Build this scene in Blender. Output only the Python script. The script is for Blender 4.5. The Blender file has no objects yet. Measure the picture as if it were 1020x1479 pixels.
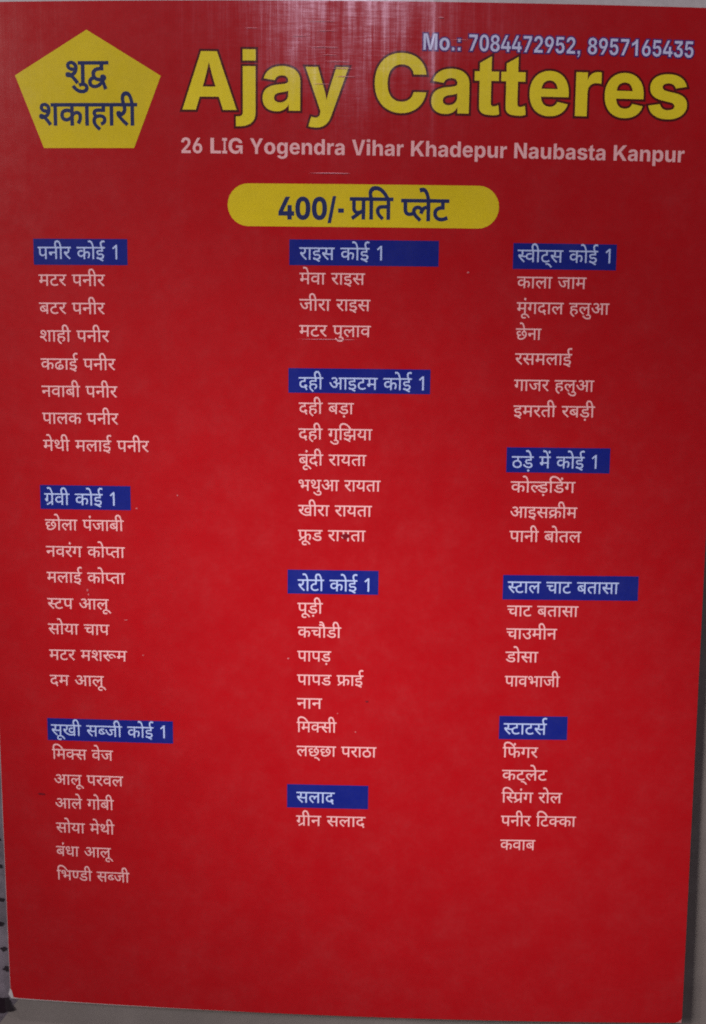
import bpy, math
import numpy as np
from mathutils import Matrix, Vector
from mathutils.geometry import delaunay_2d_cdt
# ------------------------------------------------------------------ camera, world, lamps
# all layout below is in millimetres on the card (x to the right, y up the card), MM turns it into metres
MM = 0.001
CAM_POS = [4.9981, 32.1467, 240.6895]
CAM_ROWS = [[0.999823, 0.012012, -0.014497], [-0.013396, 0.994949, -0.099482], [0.013229, 0.099659, 0.994934]]
FOCAL = 29.2089
DOME = [-1.5369, 0.15669, -1.00704, 0.38117, 0.03973, -0.35713]

LIFT = 6.0                      # the card's centre floats this far (mm) above the table; its low corners touch it
def dome(x, y):                 # slight warp of the laminated card (mm)
    x = x / 100.0; y = y / 100.0; d = DOME
    return LIFT + d[0]*x*x + d[1]*y*y + d[2]*x*y + d[3]*y*y*x + d[4]*x*x*y + d[5]*x*x*y*y

S = bpy.context.scene
COL = S.collection
cam_data = bpy.data.cameras.new('camera')
cam = bpy.data.objects.new('camera', cam_data); COL.objects.link(cam)
cam_data.sensor_fit = 'VERTICAL'; cam_data.sensor_height = 36.0; cam_data.sensor_width = 36.0
cam_data.lens = FOCAL
cam_data.clip_start = 0.01; cam_data.clip_end = 20
rot = Matrix(CAM_ROWS).transposed()
cam.matrix_world = Matrix.Translation(Vector((CAM_POS[0], CAM_POS[1], CAM_POS[2] + LIFT)) * MM) @ rot.to_4x4()
cam_data.dof.use_dof = True
cam_data.dof.focus_distance = 0.236
cam_data.dof.aperture_fstop = 20.0
S.camera = cam

world = bpy.data.worlds.new('World'); S.world = world; world.use_nodes = True
bgn = world.node_tree.nodes['Background']
bgn.inputs['Color'].default_value = (1.0, 0.91, 0.86, 1); bgn.inputs['Strength'].default_value = 0.055

def area(name, loc, target, size, power, color, size_y=None, shape='SQUARE'):
    ld = bpy.data.lights.new(name, 'AREA'); ld.energy = power; ld.color = color
    ld.shape = shape; ld.size = size
    if size_y: ld.size_y = size_y
    o = bpy.data.objects.new(name, ld); COL.objects.link(o)
    o.location = Vector(loc) * MM
    d = (Vector(target) - Vector(loc)).normalized()
    o.rotation_euler = d.to_track_quat('-Z', 'Y').to_euler()
    return o
# the room lamp whose glare lies on the top of the card, and an added soft fill from the left
area('ceiling_lamp', (-15, 690, 900), (0, 40, 0), 0.17, 1.45, (0.92, 0.76, 1.0), size_y=0.13, shape='RECTANGLE')
area('fill_light', (-1500, 800, 1250), (0, 0, 0), 0.60, 28.0, (1.0, 0.97, 0.96))
ld = bpy.data.lights.new('falloff_spot', 'SPOT'); ld.energy = 25.5; ld.color = (1.0, 0.96, 0.93)  # added spot, its soft cone makes the card dimmer towards the edges
ld.spot_size = math.radians(17.5); ld.spot_blend = 1.0; ld.shadow_soft_size = 0.06
lo = bpy.data.objects.new('falloff_spot', ld); COL.objects.link(lo)
lo.location = Vector((-420, 330, 530)) * MM
lo.rotation_euler = (Vector((20, -50, 0)) - Vector((-420, 330, 530))).normalized().to_track_quat('-Z', 'Y').to_euler()

S.view_settings.view_transform = 'Standard'; S.view_settings.look = 'None'
S.view_settings.exposure = 0.12; S.view_settings.gamma = 1.0
S.cycles.max_bounces = 8; S.cycles.transparent_max_bounces = 16
S.cycles.use_denoising = False
S.cycles.caustics_reflective = False; S.cycles.caustics_refractive = False
S.cycles.filter_width = 1.9

# ------------------------------------------------------------------ materials
def srgb(r, g, b):
    return tuple(((c/255.0)/12.92 if c/255.0 <= 0.04045 else ((c/255.0 + 0.055)/1.055)**2.4) for c in (r, g, b)) + (1,)

class N:
    def __init__(self, name):
        self.m = bpy.data.materials.new(name); self.m.use_nodes = True
        self.t = self.m.node_tree; self.t.nodes.clear()
    def n(self, typ, **kw):
        nd = self.t.nodes.new(typ)
        for k, v in kw.items():
            if k.startswith('i_'):
                key = k[2:]; key = int(key) if key.isdigit() else key.replace('_', ' ')
                if isinstance(v, bpy.types.NodeSocket): self.t.links.new(v, nd.inputs[key])
                else: nd.inputs[key].default_value = v
            else: setattr(nd, k, v)
        return nd
    def math(self, op, a, b=0.0, c=None):
        nd = self.n('ShaderNodeMath', operation=op, i_0=a, i_1=b)
        if c is not None:
            if isinstance(c, bpy.types.NodeSocket): self.t.links.new(c, nd.inputs[2])
            else: nd.inputs[2].default_value = c
        return nd.outputs[0]
    def mm(self):                       # card coordinates in millimetres
        tc = self.n('ShaderNodeTexCoord')
        v = self.n('ShaderNodeVectorMath', operation='SCALE', i_0=tc.outputs['Object']); v.inputs['Scale'].default_value = 1000
        return v.outputs[0]
    def noise(self, vec, scale, detail=3, rough=0.5, stretch=(1, 1, 1)):
        mp = self.n('ShaderNodeMapping', i_Vector=vec, i_Scale=stretch)
        return self.n('ShaderNodeTexNoise', i_Vector=mp.outputs[0], i_Scale=scale, i_Detail=detail, i_Roughness=rough)
    def ramp(self, fac, stops):
        r = self.n('ShaderNodeValToRGB', i_Fac=fac)
        el = r.color_ramp.elements
        while len(el) < len(stops): el.new(0.5)
        for e, (p_, c) in zip(el, stops): e.position = p_; e.color = c if len(c) == 4 else tuple(c) + (1,)
        return r.outputs['Color']
    def out(self, sh): self.t.links.new(sh, self.n('ShaderNodeOutputMaterial').inputs['Surface']); return self.m

def ink(name, c, var=0.07, rough=0.6):
    """printed colour: the dots and press mottle make it vary a little"""
    k = N(name); v = k.mm()
    a = k.noise(v, 0.9, 4, 0.65).outputs['Fac']; b = k.noise(v, 0.06, 3, 0.6).outputs['Fac']
    s = k.math('ADD', k.math('MULTIPLY', a, var), k.math('MULTIPLY', b, var*1.3))
    lo = tuple(x*(1-var*1.6) for x in c[:3]) + (1,); hi = tuple(min(1, x*(1+var*1.6)) for x in c[:3]) + (1,)
    f = k.math('DIVIDE', s, var*2.3)
    mx = k.ramp(f, [(0.30, lo), (0.70, hi)])
    return k.out(k.n('ShaderNodeBsdfPrincipled', i_Base_Color=mx, i_Roughness=rough, **{'i_Specular_IOR_Level': 0.04}).outputs[0])

RED = (0.470, 0.0020, 0.0070, 1)
M = {}
M['red'] = ink('red_print', RED, 0.03)
M['yellow'] = ink('yellow_print', (0.76, 0.575, 0.012, 1), 0.05)
M['title_yellow'] = ink('title_yellow_print', (0.90, 0.72, 0.022, 1), 0.05)
M['navy'] = ink('navy_print', (0.018, 0.028, 0.12, 1), 0.05)
M['blue'] = ink('blue_print', (0.005, 0.013, 0.22, 1), 0.05)
M['white'] = ink('pale_print', (0.98, 0.52, 0.53, 1), 0.04)
M['ice'] = ink('ice_blue_print', (0.52, 0.62, 0.98, 1), 0.04)
M['phone'] = ink('phone_print', (0.66, 0.68, 0.95, 1), 0.04)
M['halo'] = ink('violet_halo_print', (0.10, 0.02, 0.18, 1), 0.05)
M['maroon'] = ink('maroon_outline_print', (0.09, 0.003, 0.004, 1), 0.05)
M['paper'] = ink('white_paper_edge', (0.58, 0.53, 0.54, 1), 0.1)
M['dirt'] = ink('dark_dirt', (0.20, 0.005, 0.014, 1), 0.2)
M['lint'] = ink('pale_lint', (0.60, 0.17, 0.19, 1), 0.1)

def film_material():
    k = N('clear_laminate'); v = k.mm()
    sep = k.n('ShaderNodeSeparateXYZ', i_Vector=v); x, y = sep.outputs[0], sep.outputs[1]
    # long fine ripples running down the card, small dents, and one crease
    rip = k.noise(v, 1.0, 4, 0.6, (0.42, 0.012, 1)).outputs['Fac']
    cross = k.noise(v, 1.0, 4, 0.65, (0.035, 0.9, 1)).outputs['Fac']
    dent = k.noise(v, 0.28, 5, 0.7).outputs['Fac']
    top = k.n('ShaderNodeMapRange', i_Value=y, i_From_Min=80.0, i_From_Max=152.0, interpolation_type='SMOOTHERSTEP').outputs[0]
    g = k.math('DIVIDE', k.math('SUBTRACT', x, 22.8), 0.9)
    crease = k.math('POWER', 2.718, k.math('MULTIPLY', k.math('MULTIPLY', g, g), -1.0))
    crease = k.math('MULTIPLY', crease, top)
    h = k.math('MULTIPLY', rip, k.math('ADD', k.math('MULTIPLY', top, 0.030), 0.003))
    h = k.math('ADD', h, k.math('MULTIPLY', cross, k.math('ADD', k.math('MULTIPLY', top, 0.006), 0.002)))
    h = k.math('ADD', h, k.math('MULTIPLY', dent, 0.012))
    h = k.math('ADD', h, k.math('MULTIPLY', crease, 0.02))
    # the ripples also tip the film up and down the card, which draws a lamp's glare out into streaks
    fine = k.noise(v, 1.0, 3, 0.7, (0.55, 0.022, 1)).outputs['Fac']; wide = k.noise(v, 1.0, 2, 0.5, (0.11, 0.030, 1)).outputs['Fac']
    tip = k.math('MULTIPLY', k.math('SUBTRACT', k.math('ADD', k.math('MULTIPLY', fine, 0.6), k.math('MULTIPLY', wide, 0.4)), 0.5), k.math('ADD', k.math('MULTIPLY', top, 0.32), 0.015))
    tip = k.math('ADD', tip, k.math('MULTIPLY', crease, 0.07))
    scuff = k.noise(v, 1.0, 4, 0.75, (0.16, 1.3, 1)).outputs['Fac']
    tip = k.math('ADD', tip, k.math('MULTIPLY', k.math('SUBTRACT', scuff, 0.5), k.math('MULTIPLY', top, 0.11)))
    geo0 = k.n('ShaderNodeNewGeometry')
    nv = k.n('ShaderNodeVectorMath', operation='ADD', i_0=geo0.outputs['Normal'], i_1=k.n('ShaderNodeCombineXYZ', i_Y=tip).outputs[0])
    nn = k.n('ShaderNodeVectorMath', operation='NORMALIZE', i_0=nv.outputs[0])
    bump = k.n('ShaderNodeBump', i_Normal=nn.outputs[0], i_Height=h, i_Distance=MM, i_Strength=1.0)
    ro = k.noise(v, 0.25, 5, 0.7).outputs['Fac']
    rough = k.math('ADD', k.math('MULTIPLY', ro, 0.14), k.math('ADD', k.math('MULTIPLY', top, 0.06), 0.09))
    gl = k.n('ShaderNodeBsdfGlossy', i_Color=(1, 1, 1, 1), i_Roughness=rough, i_Normal=bump.outputs[0])
    tr = k.n('ShaderNodeBsdfTransparent', i_Color=(0.97, 0.97, 0.97, 1))
    fr = k.n('ShaderNodeFresnel', i_IOR=1.50, i_Normal=bump.outputs[0])
    geo = k.n('ShaderNodeNewGeometry')
    front = k.math('SUBTRACT', 1.0, geo.outputs['Backfacing'])
    mix = k.n('ShaderNodeMixShader', i_0=k.math('MULTIPLY', fr.outputs[0], front)); k.t.links.new(tr.outputs[0], mix.inputs[1]); k.t.links.new(gl.outputs[0], mix.inputs[2])
    # a little haze of fine scuffs
    df = k.n('ShaderNodeBsdfDiffuse', i_Color=(0.8, 0.8, 0.85, 1))
    sc = k.math('MULTIPLY', k.math('POWER', k.noise(v, 0.11, 6, 0.75).outputs['Fac'], 3.0), 0.02)
    mix2 = k.n('ShaderNodeMixShader', i_0=sc); k.t.links.new(mix.outputs[0], mix2.inputs[1]); k.t.links.new(df.outputs[0], mix2.inputs[2])
    return k.out(mix2.outputs[0])
M['film'] = film_material()

def table_material():
    k = N('grey_tabletop'); v = k.mm()
    a = k.noise(v, 0.05, 5, 0.6).outputs['Fac']; b = k.noise(v, 1.6, 4, 0.7).outputs['Fac']
    f = k.math('ADD', k.math('MULTIPLY', a, 0.7), k.math('MULTIPLY', b, 0.3))
    c = k.ramp(f, [(0.3, (0.19, 0.160, 0.150)), (0.7, (0.27, 0.23, 0.215))])
    bp = k.n('ShaderNodeBump', i_Height=b, i_Distance=0.1*MM, i_Strength=0.6)
    return k.out(k.n('ShaderNodeBsdfPrincipled', i_Base_Color=c, i_Roughness=0.55, i_Normal=bp.outputs[0]).outputs[0])
M['table'] = table_material()
def cloth_material():
    k = N('mauve_grey_cloth'); v = k.mm()
    a = k.noise(v, 0.12, 5, 0.6).outputs['Fac']; w = k.noise(v, 3.0, 3, 0.7).outputs['Fac']
    c = k.ramp(k.math('ADD', k.math('MULTIPLY', a, 0.7), k.math('MULTIPLY', w, 0.3)), [(0.3, (0.08, 0.065, 0.08)), (0.7, (0.24, 0.195, 0.235))])
    bp = k.n('ShaderNodeBump', i_Height=w, i_Distance=0.2*MM, i_Strength=0.8)
    return k.out(k.n('ShaderNodeBsdfPrincipled', i_Base_Color=c, i_Roughness=0.9, i_Normal=bp.outputs[0]).outputs[0])
M['cloth'] = cloth_material()
M['spot'] = ink('black_print_spot', (0.020, 0.012, 0.017, 1), 0.25, 0.9)
M['scratch'] = ink('scratch_painted_glint', (0.70, 0.28, 0.34, 1), 0.1)  # real scratches, the lamp light they catch put in as pale colour

# ------------------------------------------------------------------ mesh helpers
def link(name, verts, faces, mat, parent=None, label=None, smooth=False):
    me = bpy.data.meshes.new(name)
    me.from_pydata([tuple(c*MM for c in p) for p in verts], [], faces); me.update()
    me.materials.append(mat)
    if smooth: me.shade_smooth()
    o = bpy.data.objects.new(name, me); COL.objects.link(o)
    if parent: o.parent = parent
    if label: o['label'] = label
    return o

def winding(cx, cy, contours):
    w = np.zeros(len(cx), int)
    for c in contours:
        a = np.array(c, float); b = np.roll(a, -1, axis=0)
        for (x0, y0), (x1, y1) in zip(a, b):
            s = (x1-x0)*(cy-y0) - (cx-x0)*(y1-y0)
            w += ((y0 <= cy) & (y1 > cy) & (s > 0)).astype(int) - ((y0 > cy) & (y1 <= cy) & (s < 0)).astype(int)
    return w

def fill(contours, step=3.0, grid=None):
    """triangulate overlapping outlines as one non-overlapping sheet (non-zero winding)"""
    pts, edges, cs2 = [], [], []
    for c in contours:
        r = []
        for i in range(len(c)):
            a, b = c[i], c[(i+1) % len(c)]
            k = max(1, int(math.ceil(math.hypot(b[0]-a[0], b[1]-a[1])/step)))
            for j in range(k): r.append((a[0]+(b[0]-a[0])*j/k, a[1]+(b[1]-a[1])*j/k))
        n0 = len(pts); pts += r; edges += [(n0+i, n0+(i+1) % len(r)) for i in range(len(r))]
    if grid:
        xs = [p[0] for p in pts]; ys = [p[1] for p in pts]
        gx = np.arange(min(xs)+grid/2, max(xs), grid); gy = np.arange(min(ys)+grid/2, max(ys), grid)
        pts += [(float(a), float(b)) for a in gx for b in gy]
    v, e, f, _, _, _ = delaunay_2d_cdt([Vector(p) for p in pts], edges, [], 0, 1e-5)
    V = np.array([tuple(p) for p in v]); Fc = np.array([tuple(t) for t in f])
    c = V[Fc].mean(axis=1)
    keep = winding(c[:, 0], c[:, 1], contours) != 0
    tri = V[Fc]; area2 = np.abs((tri[:, 1, 0]-tri[:, 0, 0])*(tri[:, 2, 1]-tri[:, 0, 1]) - (tri[:, 2, 0]-tri[:, 0, 0])*(tri[:, 1, 1]-tri[:, 0, 1]))
    keep &= area2 > 1e-7
    Fk = Fc[keep]; used = np.unique(Fk); m = -np.ones(len(V), int); m[used] = np.arange(len(used))
    return V[used], m[Fk]

def on_card(name, contours, z, mat, parent=None, label=None, grid=None, step=3.0):
    V, Fk = fill(contours, step, grid)
    up = [(float(x), float(y), float(dome(x, y) + z)) for x, y in V]
    fs = []
    for a, b, c in Fk.tolist():
        (x0, y0), (x1, y1), (x2, y2) = V[a], V[b], V[c]
        fs.append((a, b, c) if (x1-x0)*(y2-y0)-(x2-x0)*(y1-y0) > 0 else (a, c, b))
    return link(name, up, fs, mat, parent, label, smooth=True)

def offset(contour, d):
    """grow an outline outwards by d (TrueType direction: outer contours run clockwise)"""
    n = len(contour); r = []
    for i in range(n):
        x0, y0 = contour[i-1]; x1, y1 = contour[i]; x2, y2 = contour[(i+1) % n]
        ax, ay = x1-x0, y1-y0; bx, by = x2-x1, y2-y1
        la = math.hypot(ax, ay) or 1e-9; lb = math.hypot(bx, by) or 1e-9
        n1 = (-ay/la, ax/la); n2 = (-by/lb, bx/lb)
        mx, my = n1[0]+n2[0], n1[1]+n2[1]; k = max(1 + n1[0]*n2[0]+n1[1]*n2[1], 0.45)
        r.append((x1 + d*mx/k, y1 + d*my/k))
    return r

GLYPHS = {
'b-': '252 353 0 -119 -171 0 0 119',
'b.': '71 0 0 137 137 0 0 -137',
'b/': '269 750 -166 -858 -94 0 166 858',
'b0': '278 -10 -50 5 -45 15 -39 24 -33 33 -27 42 -21 50 -15 59 -9 66 -3 74 3 73 10 66 15 59 21 50 27 42 32 34 39 24 45 15 50 5 50 -5 45 -15 39 -24 33 -34 27 -42 21 -50 15 -59 9 -66 3 -73 -3 -74 -9 -66 -15 -59 -21 -50 -27 -42 -33 -33 -39 -24 -44 -15;278 117 23 3 21 9 17 14 15 21 12 26 9 33 7 39 4 45 1 51 -1 51 -4 45 -7 39 -9 33 -12 27 -15 20 -17 15 -21 9 -23 3 -23 -3 -20 -9 -18 -15 -15 -20 -12 -27 -9 -33 -7 -39 -4 -45 -1 -51 1 -51 4 -45 7 -39 9 -33 12 -26 15 -21 18 -14 20 -9',
'b1': '402 0 -137 0 0 517 -75 -57 -113 -50 0 124 68 31 70 52 47 48 29 54 111 0',
'b2': '57 0 0 110 224 236 26 29 21 26 17 25 12 24 8 25 3 28 -4 29 -9 25 -14 20 -20 15 -22 9 -26 3 -27 -3 -23 -10 -19 -16 -14 -22 -9 -27 -3 -31 -127 0 3 45 10 40 15 37 21 32 26 27 31 21 36 16 38 9 42 4 44 -3 39 -9 35 -15 31 -21 26 -25 21 -30 16 -33 9 -37 3 -40 -3 -40 -11 -39 -19 -42 -30 -46 -27 -34 -33 -39 -41 -43 -90 -100 0 -5 262 0 0 -125',
'b3': '272 -10 -44 3 -41 9 -37 15 -33 20 -28 25 -23 29 -17 34 -11 37 -5 41 135 0 5 -25 11 -21 16 -17 21 -13 25 -8 26 -3 29 4 24 9 21 15 15 20 10 26 3 31 -3 28 -10 26 -16 23 -23 17 -29 11 -35 4 -70 0 0 101 139 155 0 4 -262 0 0 126 423 0 0 -111 -209 -224 0 32 45 4 41 -5 37 -13 33 -19 27 -25 22 -30 17 -35 9 -38 4 -41 -4 -43 -10 -39 -18 -34 -24 -31 -28 -26 -34 -20 -38 -15 -42 -10',
'b4': '25 125 0 120 233 471 129 0 -228 -462 0 -6 372 0 0 -123;325 0 0 161 4 54 0 232 122 0 0 -447',
'b5': '273 -10 -42 3 -39 10 -36 15 -31 20 -27 25 -22 30 -17 34 -10 36 -4 40 130 0 4 -26 10 -22 16 -19 20 -14 23 -8 25 -3 29 4 25 11 21 19 16 25 10 30 3 35 -3 35 -10 31 -17 26 -21 19 -26 12 -29 4 -28 -4 -26 -9 -22 -16 -17 -20 -120 25 30 378 384 0 0 -126 -274 0 -15 -178 3 0 21 25 29 20 35 13 40 4 40 -4 38 -13 33 -21 29 -28 24 -34 17 -41 11 -45 4 -49 -3 -46 -10 -43 -16 -39 -23 -35 -27 -30 -33 -24 -37 -17 -41 -11',
'b6': '280 -10 -41 4 -38 9 -36 16 -32 22 -28 27 -23 34 -18 38 -10 44 -4 49 5 56 15 57 25 59 35 65 145 246 134 0 -195 -327 -38 0 12 17 17 16 21 14 25 11 29 8 31 2 37 -3 34 -9 31 -14 27 -21 23 -25 18 -31 14 -35 8 -39 3 -44 -4 -47 -9 -43 -17 -39 -21 -34 -27 -29 -32 -23 -35 -17 -39 -10;279 110 28 4 25 12 20 18 15 25 10 29 4 34 -4 33 -10 30 -15 24 -20 19 -25 11 -28 4 -28 -4 -24 -11 -21 -19 -15 -24 -10 -29 -3 -34 3 -33 10 -30 15 -24 21 -19 24 -12',
'b7': '100 0 259 586 0 4 -301 0 0 126 440 0 0 -127 -259 -589',
'b8': '278 -10 -46 3 -42 9 -38 15 -34 20 -29 24 -23 28 -18 32 -10 34 -4 38 5 42 13 40 22 34 27 28 33 21 37 12 0 4 -32 12 -27 18 -23 26 -18 31 -10 35 -4 37 3 36 10 33 16 30 21 27 26 23 31 19 35 13 38 9 41 3 40 -3 38 -9 35 -13 31 -19 26 -23 22 -27 16 -30 9 -33 3 -36 -3 -38 -11 -34 -17 -31 -24 -26 -27 -18 -31 -12 0 -4 36 -12 33 -21 28 -28 21 -34 14 -40 4 -42 -3 -38 -11 -34 -17 -32 -24 -28 -28 -24 -34 -20 -39 -15 -42 -9;278 102 29 4 25 9 21 16 16 21 9 24 4 29 -4 29 -10 25 -16 21 -21 16 -25 11 -28 3 -29 -3 -25 -10 -21 -16 -16 -22 -10 -25 -3 -29 3 -28 10 -25 15 -21 21 -16 26 -9;278 421 24 3 22 9 18 15 14 19 9 23 3 26 -3 27 -9 22 -14 19 -18 14 -21 9 -25 3 -25 -3 -22 -9 -18 -14 -14 -19 -8 -22 -3 -27 3 -26 8 -23 14 -19 18 -14 22 -10',
'b9': '276 726 40 -4 39 -9 36 -16 32 -22 28 -27 23 -34 18 -38 10 -44 4 -49 -5 -56 -15 -57 -25 -59 -35 -65 -145 -246 -134 0 195 327 38 0 -12 -17 -17 -16 -21 -14 -25 -11 -29 -8 -31 -2 -37 3 -34 9 -31 14 -27 21 -23 25 -18 31 -14 35 -8 39 -3 44 3 47 10 43 16 39 22 34 27 29 32 23 35 17 39 10;277 606 -28 -4 -25 -12 -20 -18 -16 -25 -9 -29 -4 -34 4 -33 9 -30 16 -24 20 -19 25 -11 28 -4 28 4 24 11 21 19 15 24 10 29 3 34 -3 33 -10 30 -15 25 -21 18 -24 12',
'b:': '100 0 0 137 137 0 0 -137;100 381 0 137 137 0 0 -137',
'bA': '23 0 237 716 196 0 243 -716 -166 0 -108 337 -21 73 -21 78 -21 85 -22 92 32 0 -21 -92 -20 -85 -20 -79 -20 -72 -104 -337;174 162 0 119 374 0 0 -119',
'bC': '374 -10 -61 5 -56 15 -52 24 -47 33 -39 41 -33 51 -18 43 -14 48 -8 51 -3 57 3 56 8 52 14 48 19 43 33 51 39 41 47 34 52 23 56 15 60 5 59 -5 55 -13 50 -21 43 -29 37 -36 30 -44 21 -51 13 -58 -154 0 -7 27 -10 24 -15 21 -18 17 -21 14 -24 10 -27 6 -28 2 -35 -3 -32 -9 -29 -15 -25 -21 -21 -26 -16 -32 -13 -37 -7 -42 -3 -47 3 -48 7 -43 13 -37 17 -32 21 -26 25 -20 28 -15 32 -8 34 -3 29 2 26 6 24 10 21 14 19 17 15 21 11 24 7 27 153 0 -10 -48 -19 -47 -27 -44 -35 -39 -43 -32 -51 -25 -38 -12 -41 -7',
'bG': '380 -10 -61 5 -57 15 -52 25 -47 34 -40 42 -33 51 -25 58 -15 65 -5 72 3 56 9 52 14 48 21 43 34 50 42 43 49 33 55 24 59 15 63 5 61 -5 57 -13 52 -21 45 -29 39 -35 31 -41 21 -47 13 -51 -162 0 -9 24 -12 21 -15 18 -18 15 -21 12 -24 9 -26 6 -29 1 -36 -3 -33 -9 -30 -15 -27 -20 -22 -27 -18 -31 -13 -37 -8 -42 -3 -47 3 -47 8 -42 13 -38 18 -32 22 -26 27 -21 31 -15 34 -9 38 -3 48 4 41 14 33 23 24 30 15 38 5 44 36 0 0 -58 -3 -46 -9 -43 -16 -39 -22 -34 -31 -29 -38 -21 -31 -11 -34 -6;616 0 -20 169 0 100 -188 0 0 115 312 0 0 -384',
'bI': '20 0 0 126 74 0 0 464 -74 0 0 126 238 0 0 -126 -74 0 0 -464 74 0 0 -126',
'bK': '178 157 0 138 22 39 21 35 47 69 28 36 32 39 173 203 188 0 -306 -352 -13 5;63 0 0 716 155 0 0 -190 -3 -186 3 -74 0 -266;515 0 -210 318 98 114 294 -432',
'bL': '68 0 0 716 168 0 0 -590 337 0 0 -126',
'bM': '56 0 0 716 214 0 99 -315 7 -27 8 -35 17 -82 17 -85 7 -38 6 -33 -27 0 5 32 7 39 17 84 17 83 8 34 7 28 98 315 214 0 0 -716 -139 0 0 330 0 26 0 33 2 77 2 84 1 79 9 0 -19 -84 -20 -84 -10 -39 -9 -36 -9 -31 -7 -25 -103 -330 -117 0 -104 330 -8 25 -8 31 -10 35 -10 39 -20 84 -20 85 11 0 0 -37 1 -40 2 -84 2 -78 0 -33 0 -27 0 -330',
'bN': '60 0 0 716 163 0 211 -352 34 -62 18 -35 17 -38 18 -44 18 -48 -15 0 -6 86 -4 88 -2 39 0 33 0 333 150 0 0 -716 -164 0 -191 320 -41 73 -19 37 -20 41 -21 46 -26 54 18 0 6 -99 3 -46 2 -41 1 -36 0 -29 0 -320',
'bV': '246 0 -225 716 153 0 100 -337 19 -71 19 -78 20 -84 20 -90 -30 0 20 91 19 84 18 77 19 71 96 337 152 0 -219 -716',
'bY': '266 0 0 267 -245 449 165 0 109 -222 30 -66 13 -36 13 -42 -29 0 13 42 13 36 28 66 105 222 165 0 -240 -449 0 -267',
'ba': '204 -10 -48 4 -41 14 -25 14 -20 17 -17 22 -12 26 -8 29 -2 34 4 41 12 34 18 28 25 21 29 16 33 12 37 9 37 5 41 4 32 5 24 5 16 8 10 11 3 15 0 2 -2 20 -7 17 -11 13 -16 10 -19 6 -24 2 -24 -2 -21 -6 -17 -9 -14 -12 -11 -15 -7 -16 -133 21 17 43 26 37 35 29 43 22 50 13 57 5 43 -3 41 -8 38 -13 34 -19 28 -26 22 -31 13 -37 5 -44 0 -363 -138 0 0 75 -5 0 -15 -24 -19 -21 -23 -17 -27 -13 -32 -8;246 94 29 3 26 10 22 15 16 20 11 23 3 27 0 56 -18 -8 -27 -7 -29 -5 -26 -4 -23 -4 -21 -8 -16 -10 -13 -12 -7 -16 -3 -19 3 -18 7 -16 12 -12 15 -8 18 -6',
'bb': '360 -9 -39 4 -33 11 -27 16 -21 20 -17 22 -12 22 -7 0 0 -86 -145 0 0 716 147 0 0 -270 5 0 12 23 16 22 21 21 27 17 33 11 41 4 37 -3 36 -11 33 -16 30 -24 26 -31 22 -37 16 -45 10 -51 3 -58 -3 -57 -10 -51 -15 -44 -22 -37 -25 -32 -30 -24 -34 -18 -36 -10;313 111 33 5 27 15 21 24 16 31 9 39 3 43 -3 44 -9 37 -16 32 -21 23 -27 15 -33 5 -32 -5 -28 -14 -21 -23 -16 -31 -10 -38 -3 -45 4 -44 9 -38 16 -32 22 -23 27 -15',
'bcomma': '64 0 0 137 137 0 0 -97 -5 -60 -26 -65 -50 -55 -28 -18 -26 54 34 26 22 33 8 45',
'bd': '251 -9 -39 4 -36 10 -34 18 -30 24 -25 32 -22 37 -15 44 -10 51 -3 57 3 58 10 51 16 45 22 37 26 31 30 24 34 16 35 11 37 3 41 -4 33 -11 27 -17 21 -21 17 -22 11 -23 5 0 0 270 147 0 0 -716 -145 0 0 86 -7 0 -12 -22 -17 -22 -21 -20 -27 -16 -33 -11;298 111 32 5 27 15 22 23 16 32 9 38 4 44 -3 45 -10 38 -16 31 -21 23 -28 14 -32 5 -33 -5 -27 -15 -21 -23 -16 -32 -9 -37 -3 -44 3 -43 9 -39 16 -31 21 -24 28 -15',
'be': '288 -10 -50 3 -45 12 -40 18 -35 26 -29 32 -23 38 -17 44 -10 49 -3 54 3 53 10 49 17 43 23 39 29 33 34 26 39 19 43 12 48 4 49 -4 45 -13 41 -21 36 -30 29 -39 22 -46 10 -36 6 -40 2 -44 0 -41 -430 0 0 93 361 0 -67 -24 -2 38 -9 32 -15 27 -20 20 -26 12 -31 4 -32 -4 -26 -13 -21 -19 -15 -26 -9 -31 -4 -35 0 -65 4 -42 11 -34 17 -27 23 -19 28 -11 32 -4 22 1 20 6 17 8 15 12 12 15 9 19 128 -25 -17 -42 -26 -36 -34 -30 -43 -22 -49 -14',
'bg': '295 -212 -43 2 -39 5 -34 10 -45 20 -36 27 -26 33 -16 37 127 33 8 -15 12 -13 16 -13 20 -10 25 -6 30 -2 33 2 27 9 23 13 16 20 10 25 4 32 0 98 -12 0 -11 -22 -16 -21 -21 -18 -26 -14 -32 -9 -39 -4 -38 4 -36 9 -33 16 -30 22 -26 29 -21 35 -16 42 -10 49 -3 56 3 58 10 51 17 44 21 37 26 31 30 24 34 16 35 11 37 3 41 -4 33 -11 27 -17 22 -21 17 -22 12 -23 5 0 0 91 145 0 0 -530 -3 -46 -11 -41 -19 -35 -24 -30 -31 -24 -36 -19 -40 -14 -45 -8;298 121 32 4 27 13 22 22 15 30 10 37 3 43 -3 44 -10 37 -15 31 -22 23 -27 14 -32 5 -33 -5 -27 -14 -22 -24 -15 -31 -9 -37 -4 -43 4 -43 9 -36 16 -30 21 -22 27 -14',
'bh': '208 310 0 -310 -149 0 0 716 147 0 0 -313 -12 0 16 41 21 34 26 29 31 20 37 13 43 4 35 -3 33 -8 29 -14 25 -18 22 -23 17 -28 13 -33 7 -35 3 -40 0 -342 -150 0 0 315 -2 30 -9 25 -14 21 -18 16 -23 9 -27 3 -28 -3 -24 -10 -21 -16 -15 -21 -9 -27',
'bi': '62 0 0 537 154 0 0 -537;60 611 0 133 158 0 0 -133',
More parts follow.
